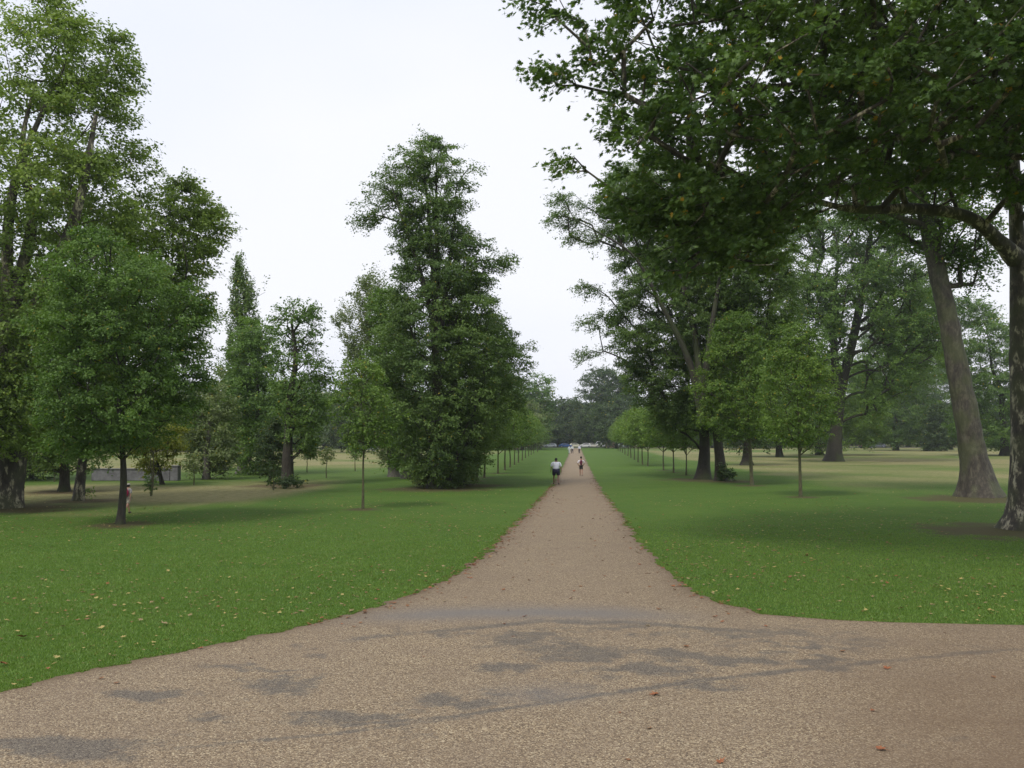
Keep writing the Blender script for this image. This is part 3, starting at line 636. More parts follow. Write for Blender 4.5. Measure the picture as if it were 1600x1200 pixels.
BB = tree('plane_tree', 'nearest huge plane at the right edge, its dark star-leaved boughs roofing the path side', (1604, 827),
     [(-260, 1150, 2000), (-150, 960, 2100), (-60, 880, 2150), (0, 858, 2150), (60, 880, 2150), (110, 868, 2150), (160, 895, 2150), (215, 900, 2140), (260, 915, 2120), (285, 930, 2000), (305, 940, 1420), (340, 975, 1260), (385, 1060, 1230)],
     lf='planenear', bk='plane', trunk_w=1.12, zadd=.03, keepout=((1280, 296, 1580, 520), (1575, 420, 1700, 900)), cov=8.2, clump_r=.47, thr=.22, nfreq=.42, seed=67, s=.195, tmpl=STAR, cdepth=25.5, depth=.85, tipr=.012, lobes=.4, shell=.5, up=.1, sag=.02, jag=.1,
     lean=((1600, 720), (1594, 560), (1590, 400), (1582, 200), (1578, 0)), top=22, sides=26,
     limbs=[[(1588, 405, 32.8, .34), (1556, 372, 32.4, .24), (1510, 338, 31.8, .20), (1430, 326, 31, .17), (1350, 328, 30, .13), (1290, 318, 29, .08), (1180, 280, 27, .05), (1050, 240, 25, .03)],
            [(1588, 300, 32.8, .3), (1540, 150, 31, .2), (1420, 60, 28, .14), (1250, 20, 25, .08), (1050, 40, 23, .03)],
            [(1300, 210, 27, .05), (1268, 165, 26, .055), (1262, 140, 25.6, .05), (1290, 150, 25, .04)],
            [(1586, 240, 32.8, .25), (1500, 90, 30, .18), (1350, 120, 26, .1), (1150, 140, 23, .04)],
            [(1588, 200, 33, .3), (1680, 60, 32, .2), (1800, -20, 30, .1)],
            [(1582, 60, 33, .2), (1450, -80, 30, .15), (1200, -120, 26, .06)]],
     spur=((850, 8, 4, .5), (862, 120, 5, .45), (880, 112, 5, .5), (905, 262, 5, .45), (870, 25, 5, .5), (1060, 370, 12, .9), (1120, 400, 10, .8), (1000, 330, 10, .8), (1060, 430, 6, .6), (1180, 400, 8, .8)))
tree('yew_tree', 'dark dense yew-like tree leafy to the ground, left of the leaning plane', (1467, 705), [(634, 1456, 1478), (652, 1445, 1489), (680, 1440, 1496), (702, 1444, 1493)], lf='dark', trunk_w=.9, cov=6, clump_r=1.0, thr=.15, seed=70, s=.38, zadd=.4)
tree('lime_tree', 'broad green tree glimpsed in the gap between the leaning and nearest planes', (1570, 712),
     [(468, 1490, 1540), (500, 1470, 1570), (560, 1470, 1620), (620, 1480, 1660), (680, 1490, 1660), (700, 1510, 1640)], lf='lime', trunk_w=1.5, cov=3, clump_r=1.7, seed=71, s=.33)
tree('lime_tree', 'tall hazy tree rising behind the dark yew-like tree, left of the leaning plane', (1436, 698.6),
     [(450, 1420, 1480), (520, 1400, 1500), (590, 1390, 1510), (650, 1400, 1505), (690, 1425, 1490)], lf='lime', trunk_w=1.6, cov=3, clump_r=1.8, seed=72, s=.34)

tree('lime_tree', 'leafy mid-green tree filling the gap between the twin limes and the forked tree', (1218, 714),
     [(500, 1180, 1240), (540, 1150, 1275), (600, 1140, 1295), (650, 1142, 1290), (694, 1165, 1270)], lf='lime', trunk_w=1.1, cov=3.2, clump_r=1.4, thr=.32, seed=73, s=.28)
tree('lime_tree', 'spreading green tree on the dry field right of the forked trunk', (1400, 704),
     [(470, 1370, 1430), (520, 1345, 1455), (590, 1335, 1465), (650, 1340, 1460), (690, 1360, 1440)], lf='lime', trunk_w=1.3, cov=3, clump_r=1.8, thr=.34, seed=74, s=.34)
tree('lime_tree', 'low dark tree showing between the forked trunk and the spreading green tree', (1352, 700),
     [(580, 1335, 1370), (620, 1318, 1390), (660, 1312, 1396), (690, 1325, 1380)], lf='dark', trunk_w=1.2, cov=3.4, clump_r=2, thr=.3, seed=75, s=.4)
# far trees at the avenue's end and along the horizon
farspec = [('big shaggy tree at the far end of the avenue on the left', (843, 702.5), [(583, 838, 850), (600, 826, 862), (625, 815, 862), (655, 815, 862), (685, 825, 855)], 'oak', 80),
           ('rounded blue-green tree closing the avenue on the left', (872, 698.7), [(628, 855, 872), (645, 845, 884), (670, 842, 888), (690, 850, 885)], 'dark', 81),
           ('small pale tree in the middle of the avenue gap', (889, 697.5), [(640, 884, 894), (655, 878, 902), (678, 876, 905), (692, 882, 900)], 'grey', 82),
           ('large dark rounded tree at the far end of the avenue on the right', (927, 698.8), [(574, 925, 950), (590, 910, 975), (620, 900, 990), (655, 892, 995), (685, 900, 990)], 'dark', 83),
           ('dark tree beside the brick pillar at the far end', (966, 698.8), [(590, 950, 985), (620, 935, 1005), (660, 930, 1010), (688, 940, 1000)], 'oak', 84)]
for lab, b_, ol_, lf_, sd_ in farspec:
    tree('lime_tree', lab, b_, ol_, lf=lf_, trunk_w=.8, cov=3.2, clump_r=1.9, seed=sd_, s=.5, tipr=.04, thr=.36)
fp = []
for k in range(4):
    fp.append(tree('lime_tree', 'far tree', (800, 697), [(697 - h_ * 4, 800 - w_ * 4, 800 + w_ * 4) for h_, w_ in ((14, 2), (12.5, 5), (9, 7), (5, 7.5), (2.2, 6), (1.2, 4.5))], lf=('dark', 'oak', 'grey', 'dark')[k],
                   trunk_w=1.0, cov=3.2, clump_r=1.7, seed=90 + k, s=.55, tipr=.04, sides=7))
fx = []
for x0, x1, dlo, dhi, step in ((-120, 560, 215, 330, 13), (590, 842, 250, 360, 14), (955, 1230, 260, 380, 14), (1230, 1700, 330, 520, 11), (855, 955, 352, 372, 9)):
    x = x0
    while x < x1:
        fx.append((x + random.uniform(-4, 4), random.uniform(dlo, dhi))); x += step * random.uniform(.7, 1.3)
for i, (x, d_) in enumerate(fx):
    o = fp[i] if i < 4 else copy_tree(fp[random.randrange(4)])
    p = D(x, 700, d_); o.location = (float(p[0]), float(p[1]), 0); s_ = random.uniform(.75, 1.25) * (1.15 if x > 1200 else 1); o.scale = (s_ * random.uniform(.9, 1.2), s_, s_); o.rotation_euler = (0, 0, random.uniform(0, 6.28))
    side = 'left of the avenue' if x < 850 else ('right of the avenue' if x > 955 else 'closing the end of the avenue')
    tag(o, f'distant tree in the hazy treeline {side}', 'tree', f'far treeline {side}')
# saplings on the left field
for k, (lab, b_, hpx, wpx, lf_) in enumerate((('slender sapling right of the bushy-footed tree, nearest of three', (510, 747), 50, 11, 'grey'), ('thin sapling on the left field close to the bushy-footed tree', (480, 738), 46, 11, 'grey'),
        ('thin sapling farthest right on the left field beside the young lime', (555, 736), 44, 11, 'oak'), ('thin staked sapling standing in front of the greyish tree', (303, 758), 46, 9, 'grey'),
        ('bare-stemmed sapling in front of the small blue-green tree', (427, 766), 44, 8, 'dark'), ('small straggly tree among the far left trunks', (85, 753), 36, 14, 'oak'))):
    bx, by = b_
    tree('sapling', lab, b_, [(by - hpx, bx - wpx * .3, bx + wpx * .3), (by - hpx * .8, bx - wpx * .9, bx + wpx * .9), (by - hpx * .6, bx - wpx, bx + wpx), (by - hpx * .42, bx - wpx * .5, bx + wpx * .5)],
         lf=lf_, bk='young', trunk_w=.10, cov=1.9, clump_r=.3, seed=110 + k, s=.14, lobes=0, tipr=.008, sides=7)
tree('sapling', 'two-stemmed sapling with a bushy foot left of the yellowing tree', (236, 775), [(742, 230, 240), (752, 228, 243), (762, 229, 241), (772, 233, 239)], lf='oak', bk='young', trunk_w=.10, cov=2, clump_r=.2, seed=120, s=.11, lobes=0, tipr=.008, top=3.4,
     limbs=[[(237, 774, 51.8, .045), (240, 740, 51.8, .04), (239, 705, 51.8, .02)]], extra_nodes=False, sides=7)
shrub('low twiggy shoots at the foot of the left plane behind the slim lime', (130, 781), [(764, 127, 136), (772, 124, 137), (780, 125, 133)], lf='oak', seed=121, s=.12, cov=1.5)
print('LEAVES', NLEAF)

# ================================================================== people
def skin_mesh(name, nodes, edges, mat, parent, sub=1, root=0):
    me = bpy.data.meshes.new(name); bm = bmesh.new(); lay = bm.verts.layers.skin.verify(); vs = []
    for p, r in nodes:
        v = bm.verts.new(p); v[lay].radius = (r, r) if not isinstance(r, tuple) else r; vs.append(v)
    vs[root][lay].use_root = True
    for a, b in edges: bm.edges.new((vs[a], vs[b]))
    bm.to_mesh(me); bm.free(); o = link(name, me, mat, parent)
    m = o.modifiers.new('skin', 'SKIN'); m.use_smooth_shade = True
    m = o.modifiers.new('sub', 'SUBSURF'); m.levels = sub; m.render_levels = sub
    return o
def ellipsoid(name, c, r, mat, parent, rot=(0, 0, 0), seg=14):
    bm = bmesh.new(); bmesh.ops.create_uvsphere(bm, u_segments=seg, v_segments=seg // 2 + 2, radius=1)
    bmesh.ops.transform(bm, matrix=Matrix.Translation(c) @ Matrix.Rotation(rot[0], 4, 'X') @ Matrix.Diagonal((*r, 1)), verts=bm.verts)
    for f in bm.faces: f.smooth = True
    me = bpy.data.meshes.new(name); bm.to_mesh(me); bm.free(); return link(name, me, mat, parent)
SKIN = {'dark': plain('brown_skin', (.22, .125, .085), .5), 'light': plain('skin', (.40, .22, .15), .5)}
def person(label, px, h, rz=0, skin='light', hair=(.015, .012, .01), top=(.8, .8, .8), legs_c=(.015, .015, .03), short=True, girth=1.0, stride=.35, arms=(.25, -.25), pack=None, shoe=(.02, .02, .02), sleeve=.5, bend=(.15, .15), cap=None, elbow_out=0.0, back_panel=None, bun=False):
    b = G(*px); root = empty('person', b, rz); root.scale = (h / 1.75,) * 3
    tag(root, label, 'person', None)
    g = girth
    nodes = [((0, 0, .95), (.135 * g, .11 * g)), ((0, 0, 1.10), (.13 * g, .10 * g)), ((0, -.01, 1.30), (.155 * g, .11 * g)), ((0, 0, 1.44), (.085, .07)), ((0, .01, 1.53), .052), ((0, .02, 1.60), .078), ((0, .025, 1.68), (.075, .085))]
    edges = [(0, 1), (1, 2), (2, 3), (3, 4), (4, 5), (5, 6)]
    nodes.append(((0, .125, 1.625), .013)); edges.append((5, 7))         # nose
    J = {}
    for sx, sgn, tag_ in ((-1, 1, 'L'), (1, -1, 'R')):
        th = stride * sgn; hip = Vector((sx * .09 * g, 0, .90)); k_ = hip + Vector((sx * .01, math.sin(th) * .43, -math.cos(th) * .43))
        th2 = th - (bend[0] if sgn > 0 else bend[1]); a_ = k_ + Vector((0, math.sin(th2) * .42, -math.cos(th2) * .42)); toe = a_ + Vector((sx * .02, .14, -.035 - (.06 if sgn < 0 else 0)))
        i = len(nodes); nodes += [(tuple(hip), .088 * g), (tuple(k_), .058), (tuple((k_ * .62 + a_ * .38)), .056), (tuple(a_), .036), (tuple(toe), .03)]
        edges += [(0, i), (i, i + 1), (i + 1, i + 2), (i + 2, i + 3), (i + 3, i + 4)]; J['leg' + tag_] = (hip, k_, a_, toe)
        ar = arms[0] if sx < 0 else arms[1]
        sh = Vector((sx * .185 * g, 0, 1.40)); el = sh + Vector((sx * (.06 + elbow_out), math.sin(ar) * .28, -math.cos(ar) * .28)); wr = el + Vector((sx * (.01 - elbow_out * 1.3), math.sin(ar + .35) * .25, -math.cos(ar + .35) * .25)); pd = (wr - el).normalized(); pa = wr + pd * .075
        i = len(nodes); nodes += [(tuple(sh), .062), (tuple(el), .042), (tuple(wr), .027), (tuple(pa), (.038, .018))]
        edges += [(3, i), (i, i + 1), (i + 1, i + 2), (i + 2, i + 3)]; J['arm' + tag_] = (sh, el, wr)
        for q, ln_ in enumerate((.060, .072, .068, .052)):
            f0 = pa + pd * .02 + Vector((0, (q - 1.5) * .019, 0)); f1 = f0 + pd * ln_ * .6 + Vector((-sx * .006, 0, 0)); f2 = f0 + pd * ln_ + Vector((-sx * .022, 0, 0))
            j = len(nodes); nodes += [(tuple(f1), .009), (tuple(f2), .007)]; edges += [(i + 3, j), (j, j + 1)]
        j = len(nodes); nodes += [(tuple(wr + pd * .05 + Vector((-sx * .01, .04, 0))), .010), (tuple(wr + pd * .085 + Vector((-sx * .015, .052, 0))), .008)]; edges += [(i + 3, j), (j, j + 1)]
    skin_mesh('body', nodes, edges, SKIN[skin], root, 1)
    tm = plain('shirt_cloth', top, .85); lm = plain('leg_cloth', legs_c, .85)
    n = [((0, 0, .93), (.165 * g, .135 * g)), ((0, 0, 1.10), (.158 * g, .13 * g)), ((0, -.01, 1.30), (.178 * g, .135 * g)), ((0, 0, 1.44), (.095, .085))]; e = [(0, 1), (1, 2), (2, 3)]
    for T_ in 'LR':
        sh, el, wr = J['arm' + T_]; i = len(n); en = sh.lerp(el, sleeve * 2) if sleeve <= .5 else el.lerp(wr, (sleeve - .5) * 2)
        n += [(tuple(sh), .078)]; e += [(3, i)]
        if sleeve > .5: n += [(tuple(el), .060), (tuple(en), .045)]; e += [(i, i + 1), (i + 1, i + 2)]
        else: n += [(tuple(en), .072)]; e += [(i, i + 1)]
    skin_mesh('shirt', n, e, tm, root, 1)
    n = [((0, 0, .96), (.155 * g, .13 * g))]; e = []
    for T_ in 'LR':
        hp, k_, a_, t_ = J['leg' + T_]; i = len(n); n += [(tuple(hp), .105 * g)]; e += [(0, i)]
        if short: n += [(tuple(hp.lerp(k_, .82)), .096 * g)]; e += [(i, i + 1)]
        else: n += [(tuple(k_), .078), (tuple(k_.lerp(a_, .92)), .062)]; e += [(i, i + 1), (i + 1, i + 2)]
    skin_mesh('shorts' if short else 'trousers', n, e, lm, root, 1)
    for T_ in 'LR':
        hp, k_, a_, t_ = J['leg' + T_]; mid = (a_ + t_) / 2; ellipsoid('shoe', (mid.x, mid.y - .01, mid.z - .02), (.05, .14, .05), plain('shoe_leather', shoe, .6), root)
    hm = plain('hair', hair, .8)
    ellipsoid('hair', (0, .0, 1.655), (.094, .112, .105), hm, root)
    if cap: ellipsoid('cap', (0, .02, 1.70), (.102, .125, .07), plain('cap_cloth', cap, .8), root)
    if pack:
        pk = ellipsoid('backpack', (0, -.2, 1.23), (.17, .11, .24), plain('backpack_cloth', pack, .7), root)
        ellipsoid('pocket', (0, -.30, 1.13), (.11, .05, .10), plain('pocket_cloth', tuple(v * .7 for v in pack), .7), pk)
    if back_panel:
        ellipsoid('vest', (0, -.03, 1.20), (.15 * g, .135 * g, .27), plain('vest_cloth', back_panel, .7), root)
    return root
person('stout man in pale T-shirt and navy shorts walking away on the path edge', (869, 756.5), 1.72, .05, 'dark', top=(.84, .86, .95), legs_c=(.012, .012, .035), girth=1.45, stride=.22, arms=(.1, -.1), bend=(.05, .25), sleeve=.45)
person('slim runner in white top with dark red back and black shorts on the path', (908, 743.5), 1.56, -.05, 'light', top=(.86, .80, .86), legs_c=(.01, .01, .012), girth=.85, stride=.16, arms=(-.1, .2), elbow_out=.09, bend=(.1, .3), back_panel=(.14, .012, .05), hair=(.02, .012, .012), shoe=(.2, .12, .1))
person('distant walker in all pale clothing, leftmost of the three far down the path', (889.5, 709.4), 1.62, 3.1, 'light', top=(.62, .68, .70), legs_c=(.50, .54, .55), short=False, sleeve=.9)
person('distant walker in white shirt and dark trousers beside the pale-clothed walker', (894.2, 709), 1.66, .1, 'light', top=(.75, .77, .80), legs_c=(.02, .02, .03), short=False, sleeve=.9)
person('distant walker in white shirt and dark trousers alone at the right of the far path', (905.2, 709), 1.70, 3.0, 'light', top=(.70, .72, .82), legs_c=(.02, .02, .03), short=False, sleeve=.9)
person('small figure in pink and white among the far young limes on the left', (809, 707.5), 1.6, 1.4, 'light', top=(.7, .45, .42), legs_c=(.05, .05, .07), short=False, sleeve=.5)
person('walker with crimson backpack and grey cap, half hidden behind the slim lime trunk', (199.5, 803), 1.20, -.25, 'light', top=(.35, .33, .31), legs_c=(.42, .38, .30), short=True, stride=.45, arms=(.5, -.5), pack=(.34, .015, .07), cap=(.42, .40, .36), bend=(.2, .5), girth=1.05, shoe=(.015, .015, .015))

# ================================================================== cars
glass = plain('car_glass', (.02, .025, .03), .08); tyre_m = plain('tyre_rubber', (.015, .015, .015), .9); rim_m = plain('wheel_rim', (.5, .5, .52), .3, .8)
lamp_m = plain('headlight_glass', (.75, .75, .72), .1); tail_m = plain('taillight_plastic', (.35, .01, .01), .2)
def loft(name, prof_sets, mat, parent, bev=.03):
    """prof_sets: list of (x, [(y,z)...]) cross sections across the width"""
    bm = bmesh.new(); rings = []
    for x, pr in prof_sets: rings.append([bm.verts.new((y, x, z)) for y, z in pr])
    n = len(rings[0])
    for a, b in zip(rings[:-1], rings[1:]):
        for i in range(n): bm.faces.new((a[i], a[(i + 1) % n], b[(i + 1) % n], b[i]))
    bm.faces.new(rings[0][::-1]); bm.faces.new(rings[-1]); bmesh.ops.recalc_face_normals(bm, faces=bm.faces)
    me = bpy.data.meshes.new(name); bm.to_mesh(me); bm.free(); o = link(name, me, mat, parent)
    m = o.modifiers.new('bevel', 'BEVEL'); m.width = bev; m.segments = 2; m.limit_method = 'ANGLE'; return o
def disc(name, c, r, w_, mat, parent, n=20):
    bm = bmesh.new(); bmesh.ops.create_cone(bm, cap_ends=True, segments=n, radius1=r, radius2=r, depth=w_)
    bmesh.ops.transform(bm, matrix=Matrix.Translation(c) @ Matrix.Rotation(R(90), 4, 'X'), verts=bm.verts)
    me = bpy.data.meshes.new(name); bm.to_mesh(me); bm.free(); return link(name, me, mat, parent)
def boxm(name, c, s_, mat, parent, bev=.0):
    bm = bmesh.new(); bmesh.ops.create_cube(bm, size=1); bmesh.ops.transform(bm, matrix=Matrix.Translation(c) @ Matrix.Diagonal((*s_, 1)), verts=bm.verts)
    me = bpy.data.meshes.new(name); bm.to_mesh(me); bm.free(); o = link(name, me, mat, parent)
    if bev: m = o.modifiers.new('bevel', 'BEVEL'); m.width = bev; m.segments = 2
    return o
def car(label, px, d_, colr, kind='hatch', rz=0, grp='cars parked beyond the avenue'):
    p = D(px, 700, d_); root = empty('parked_car', (p[0], p[1], .004), rz); tag(root, label, 'van' if kind == 'van' else 'car', grp)
    pm_ = plain('car_paint', colr, .25, .1, .02)
    if kind == 'van':
        low = [(-2.4, .35), (2.35, .35), (2.45, .6), (2.4, 1.05), (1.75, 1.2), (1.25, 1.95), (1.0, 2.05), (-2.3, 2.08), (-2.42, 1.9)]
        win = [(.35, 1.22), (1.6, 1.22), (1.18, 1.85), (.35, 1.88)]; cw = .93
    else:
        tail = -1.95 if kind == 'hatch' else -2.2
        low = [(tail, .32), (2.0, .30), (2.12, .55), (2.05, .78), (1.15, .95), (.35, 1.40), (-.2, 1.46), (-.95 if kind != 'hatch' else -1.35, 1.42), (-1.55 if kind != 'hatch' else -1.82, 1.0), (tail - .05, .92), (tail - .08, .5)]
        win = [(-1.2 if kind != 'hatch' else -1.5, .98), (.95, .98), (.33, 1.33), (-.2, 1.38), (-.9 if kind != 'hatch' else -1.25, 1.34)]; cw = .86
    def sq(x, k): return (x, [(y, z) for y, z in low]) if k == 1 else (x, [(y * (.985), .3 + (z - .3) * k) for y, z in low])
    def tum(pr, x): return [(y, z) for y, z in pr]
    if kind == 'van': secs = [(-cw, [(y * .98, z * .98) for y, z in low]), (-cw * .86, low), (cw * .86, low), (cw, [(y * .98, z * .98) for y, z in low])]
    else:
        lowc = [(y, min(z, .95)) for y, z in low]; lowo = [(y * .98, min(z, .93)) for y, z in low]
        secs = [(-cw, lowo), (-cw * .97, lowc), (-cw * .86, low), (cw * .86, low), (cw * .97, lowc), (cw, lowo)]
    body = loft('body', secs, pm_, root, .02)
    for sx in (-1, 1):
        if kind == 'van': loft('window', [(sx * cw * .99, win), (sx * cw * 1.01, win)], glass, root, .005)
        else:
            bmw = bmesh.new(); rg_ = []
            for off_ in (-.03, .012): rg_.append([bmw.verts.new((y, sx * (cw * .97 - cw * .11 * (z - .95) / .50 + off_), z)) for y, z in win])
            nw = len(win)
            for i in range(nw): bmw.faces.new((rg_[0][i], rg_[0][(i + 1) % nw], rg_[1][(i + 1) % nw], rg_[1][i]))
            bmw.faces.new(rg_[0][::-1]); bmw.faces.new(rg_[1]); bmesh.ops.recalc_face_normals(bmw, faces=bmw.faces)
            mw = bpy.data.meshes.new('window'); bmw.to_mesh(mw); bmw.free(); link('window', mw, glass, root)
    if kind == 'van': loft('windscreen', [(-.75, [(1.73, 1.25), (1.29, 1.92), (1.32, 1.94), (1.78, 1.25)]), (.75, [(1.73, 1.25), (1.29, 1.92), (1.32, 1.94), (1.78, 1.25)])], glass, root, .005)
    else: loft('windscreen', [(-.66, [(1.08, 1.0), (.40, 1.38), (.43, 1.41), (1.14, 1.0)]), (.66, [(1.08, 1.0), (.40, 1.38), (.43, 1.41), (1.14, 1.0)])], glass, root, .005)
    for x in (-1.3, 1.32):
        for sx in (-1, 1):
            wh = disc('wheel', (x, sx * (cw - .08), .32), .32, .22, tyre_m, root); disc('rim', (x, sx * (cw + .035), .32), .2, .02, rim_m, wh)
    fx_ = 2.06 if kind != 'van' else 2.42; bx_ = (tail - .06) if kind != 'van' else -2.42
    for sx in (-1, 1):
        boxm('headlight', (fx_, sx * .62, .66), (.08, .3, .14), lamp_m, root, .02); boxm('taillight', (bx_, sx * .66, .82), (.08, .2, .2), tail_m, root, .02)
    return root
car('cream car at the left end of the far parked line, partly behind a trunk', 840, 329, (.62, .58, .45), 'hatch', .1)
car('silver-white hatchback parked at the far end, left of the blue car', 860, 328, (.80, .83, .84), 'hatch', 3.14)
car('bright blue car parked at the far end of the avenue', 883.5, 329, (.06, .13, .34), 'saloon', 0)
car('pale yellow-white car parked behind the distant walkers', 899, 330, (.66, .64, .48), 'hatch', 0)
car('white car just right of the far end of the path', 914, 328, (.72, .72, .70), 'hatch', 3.14)
car('off-white car second to the right from the path end', 926.5, 329.5, (.62, .60, .52), 'saloon', 0)
car('white van parked beside the brown brick hut', 938.5, 330, (.72, .72, .74), 'van', 3.14)
car('greenish-grey car right of the brown brick hut', 973, 329, (.30, .36, .33), 'saloon', 0)
car('white van far across the left field, seen behind the young lime', 574, 226, (.75, .76, .78), 'van', .2, 'vehicles far across the fields')
car('dark car far across the right field near the treeline', 1354, 300, (.05, .055, .06), 'saloon', .3, 'vehicles far across the fields')
car('grey car far across the right field beside the dark car', 1374, 330, (.22, .23, .25), 'hatch', 2.9, 'vehicles far across the fields')

# ================================================================== small built things
brick = NT('brown_brick'); bt = brick.n('ShaderNodeTexBrick'); bt.inputs['Scale'].default_value = 4
bt.inputs['Color1'].default_value = (.10, .06, .045, 1); bt.inputs['Color2'].default_value = (.15, .085, .06, 1); bt.inputs['Mortar'].default_value = (.14, .13, .12, 1)
brick.l(brick.obj(), bt.inputs['Vector']); brick.l(bt.outputs[0], brick.b.inputs['Base Color']); brick.b.inputs['Roughness'].default_value = .9
p = D(953, 700, 318); h = empty('brick_hut', (p[0], p[1], 0)); tag(h, 'small brown brick hut at the end of the right row of limes', 'hut')
boxm('wall', (0, 0, 1.1), (2.8, 2.4, 2.2), brick.m, h, .02); boxm('roof', (0, 0, 2.29), (3.1, 2.7, .16), plain('slate_roof', (.09, .085, .08), .8), h, .03)
boxm('door', (-.5, -1.215, .98), (.85, .03, 1.96), plain('dark_wood', (.05, .035, .03), .7), h, .01)
conc = NT('weathered_concrete'); o_ = conc.obj(); f_ = conc.noise(2.5, 6, .65, o_)
conc.l(conc.ramp(f_, [(.3, (.085, .082, .085)), (.6, (.17, .165, .17)), (.75, (.22, .215, .21))]), conc.b.inputs['Base Color']); conc.b.inputs['Roughness'].default_value = .9; conc.bump(f_, .4, .02)
pa, pb = D(146, 700, 71), D(281, 700, 71); wl = empty('low_wall', ((pa[0] + pb[0]) / 2, 71, 0)); L_ = pb[0] - pa[0]
tag(wl, 'low grey concrete wall behind the yellowing tree on the left', 'wall')
boxm('wall_body', (-.3, 0, .40), (L_ - .6, .5, .80), conc.m, wl, .03); boxm('coping', (-.3, 0, .835), (L_ - .6, .62, .07), conc.m, wl, .02)
boxm('end_pillar', (L_ / 2 - .27, 0, .50), (.54, .7, 1.0), conc.m, wl, .03); boxm('pillar_cap', (L_ / 2 - .27, 0, 1.04), (.64, .8, .08), conc.m, wl, .02)

# ================================================================== fallen leaves
fl_m = []
for nm, a_, b_ in (('tan_leaf', (.18, .125, .05), (.33, .25, .12)), ('brown_leaf', (.12, .055, .022), (.26, .12, .045)), ('yellow_leaf', (.27, .215, .055), (.42, .34, .12)), ('russet_leaf', (.17, .05, .018), (.32, .12, .04))):
    Mx = NT(nm); Mx.l(Mx.ramp(Mx.noise(4, 3, .6, Mx.obj()), [(.3, a_), (.7, b_)]), Mx.b.inputs['Base Color']); Mx.b.inputs['Roughness'].default_value = .7; fl_m.append(Mx.m)
def fallen_mesh(seed, mat):
    r_ = np.random.default_rng(seed); P = STAR * (1 + r_.normal(size=STAR.shape) * .06); ang = r_.random() * 6
    cu = .35 + .5 * r_.random(); u = P[:, 0] * math.cos(ang) + P[:, 1] * math.sin(ang); z = cu * u ** 2 + r_.random(len(P)) * .08 + .03
    V = [(0, 0, .03)] + [(P[i, 0], P[i, 1], z[i]) for i in range(len(P))]; n = len(P)
    Fc = [(0, 1 + i, 1 + (i + 1) % n) for i in range(n)]
    b = len(V); V += [(-.2, .012, .04), (-.2, -.012, .04), (-.62, -.01, .09), (-.62, .01, .09)]; Fc.append((b, b + 1, b + 2, b + 3))
    me = bpy.data.meshes.new('fallen_leaf'); me.from_pydata(V, [], Fc); me.materials.append(mat); return me
fm = [[fallen_mesh(k * 7 + j, fl_m[k]) for j in range(3)] for k in range(4)]
def put_leaf(x, y, k, size, label, group, z=.012):
    o = bpy.data.objects.new('fallen_leaf', fm[k][random.randrange(3)]); col.objects.link(o)
    o.location = (float(x), float(y), z); o.scale = (size, size, size); o.rotation_euler = (random.uniform(-.25, .25), random.uniform(-.25, .25), random.uniform(0, 6.28)); tag(o, label, 'leaf', group)
hero = [((1025, 1087), 3, .19, 'largest orange-brown leaf on the gravel, lying on the dark tyre line'), ((1385, 1046), 3, .17, 'orange leaf on the gravel beside the thin dark line at right'), ((1317, 1019), 1, .14, 'brown leaf on the worn dark patch at right of the junction'),
        ((1375, 1173), 3, .17, 'broad orange leaf low on the damp brown gravel at right'), ((1125, 1193), 3, .14, 'upright russet leaf at the bottom edge of the gravel'), ((1015, 1140), 1, .10, 'small brown leaf below the largest orange leaf'),
        ((1363, 1112), 3, .11, 'small russet leaf midway down the damp gravel at right'), ((980, 1189), 1, .09, 'tiny brown leaf at the bottom edge left of the russet leaf'), ((183, 1069), 1, .11, 'brown leaf on gravel nearest the left lawn corner, right one of a pair'),
        ((158, 1062), 1, .10, 'dark leaf on gravel by the left lawn edge, left one of a pair'), ((970, 1115), 3, .07, 'tiny russet speck of leaf on open gravel, left of centre'), ((1000, 883), 3, .14, 'flat orange leaf on the narrowing path'),
        ((788, 976), 3, .10, 'small leaf on the smooth grey band of the junction'), ((36, 999), 1, .24, 'large curled brown leaf on the left lawn near the photo edge'), ((256, 978), 0, .22, 'large pale upturned leaf on the left lawn near the gravel'),
        ((160, 984), 2, .16, 'pale yellow leaf on the left lawn between the curled brown and upturned ones'), ((90, 1031), 2, .14, 'pale leaf on the left lawn close to the bottom corner'), ((3, 1041), 3, .18, 'russet leaf cut by the left edge of the photo'),
        ((402, 1001), 0, .08, 'small tan leaf at the grass edge left of the junction'), ((1014, 918), 1, .10, 'brown leaf on the path where it starts to widen'), ((1060, 917), 1, .10, 'brown leaf by the right grass edge where the path widens')]
for (hx, hy), k, sz, lab in hero:
    g_ = G(hx, hy); put_leaf(g_[0], g_[1], k, sz, lab, None, .035 if on_lawn(g_[0], g_[1]) else .012)
N = 13500; d = 11 + 60 * rng.random(N) ** .9; x = (rng.random(N) - .5) * 1.08 * d
k = on_lawn(x, d, .05) & (rng.random(N) < (1 - softstep(48, 66, d)) * np.clip((fbm(x, d, .22, 77) - .38) * 4.2, .10, 1) * np.where(d < 17, .5, 1)); x = x[k]; d = d[k]
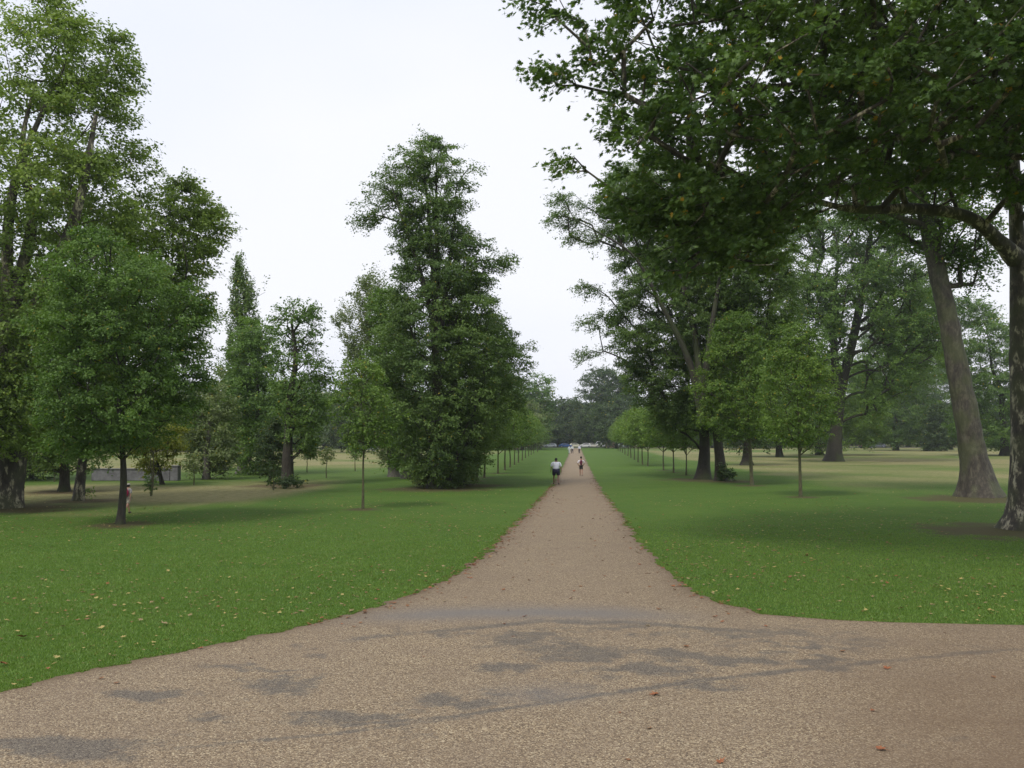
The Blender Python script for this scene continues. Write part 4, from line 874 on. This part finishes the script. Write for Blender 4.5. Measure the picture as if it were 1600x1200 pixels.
# drifts caught along the path edges
m = 1200; yy = 16 + 60 * rng.random(m) ** 1.1; sd2 = rng.random(m) < .72; off = np.abs(rng.normal(size=m)) * .28 - .08
ex = np.where(sd2, XL(yy) + off, XR(yy) - off); x = np.concatenate([x, ex]); d = np.concatenate([d, yy]); drift = np.concatenate([np.zeros(k.sum(), bool), np.ones(m, bool)])
m = 260; yy = 12 + 40 * rng.random(m); ex = XL(yy) + (XR(yy) - XL(yy)) * rng.random(m); kk = np.abs(ex) < 8; x = np.concatenate([x, ex[kk]]); d = np.concatenate([d, yy[kk]]); drift = np.concatenate([drift, np.ones(kk.sum(), bool)])
kind = rng.choice(4, len(x), p=[.36, .2, .34, .10]); kind[drift] = rng.choice([1, 3, 0], drift.sum(), p=[.5, .35, .15])
size = (.05 + .09 * rng.random(len(x)) ** 1.5); size[drift] *= 1.05
order = np.argsort(-(size / d)); nm_ = ('tan', 'brown', 'yellow', 'russet'); NI = 275
for i in order[:NI]:
    ong = on_lawn(x[i], d[i]); side = ('left lawn' if x[i] < 0 else 'right lawn') if ong else 'gravel'
    put_leaf(x[i], d[i], kind[i], size[i], f'one of the small {nm_[kind[i]]} leaves scattered on the {side}' + (' in the foreground' if ong else ' path'), f'small {nm_[kind[i]]} leaves on the {side}', .03 if ong else .012)
rest = order[NI:]; Vv = []; Ff = []; Mi = []; base = 0
for i in rest:
    me_ = fm[kind[i]][i % 3]; a_ = random.uniform(0, 6.28); ca, sa = math.cos(a_), math.sin(a_); zz_ = .02 if on_lawn(x[i], d[i]) else .012
    tx = random.uniform(-.5, .5)
    for v in me_.vertices:
        vx, vy, vz = v.co; Vv.append((x[i] + (vx * ca - vy * sa) * size[i] * 1.1, d[i] + (vx * sa + vy * ca) * size[i] * 1.1, zz_ + abs(vz + tx * vx * .6) * size[i]))
    for pl in me_.polygons: Ff.append([base + q_ for q_ in pl.vertices]); Mi.append(int(kind[i]))
    base += len(me_.vertices)
me = bpy.data.meshes.new('leaf_litter'); me.from_pydata(Vv, [], Ff)
for mm in fl_m: me.materials.append(mm)
me.polygons.foreach_set('material_index', Mi); me.update()
tag(link('leaf_litter', me), 'dry leaves scattered over the farther lawns and along the path edges', 'fallen leaves', kind='stuff')

# ================================================================== haze
hb = bpy.data.meshes.new('haze'); hx, y0_, y1_, z0_, z1_ = 420, -60, 760, -1.0, 34.0
hb.from_pydata([(-hx, y0_, z0_), (hx, y0_, z0_), (hx, y1_, z0_), (-hx, y1_, z0_), (-hx, y0_, z1_), (hx, y0_, z1_), (hx, y1_, z1_), (-hx, y1_, z1_)], [], [(3, 2, 1, 0), (4, 5, 6, 7), (0, 1, 5, 4), (1, 2, 6, 5), (2, 3, 7, 6), (3, 0, 4, 7)])
hm_ = bpy.data.materials.new('haze_air'); hm_.use_nodes = True; t_ = hm_.node_tree; t_.nodes.clear(); oo = t_.nodes.new('ShaderNodeOutputMaterial'); pv = t_.nodes.new('ShaderNodeVolumePrincipled')
pv.inputs['Color'].default_value = (.86, .93, 1, 1); pv.inputs['Density'].default_value = .0002; pv.inputs['Anisotropy'].default_value = .2
t_.links.new(pv.outputs[0], oo.inputs['Volume'])
tag(link('haze', hb, hm_), 'thin bluish summer haze over the whole park', 'haze', kind='stuff')
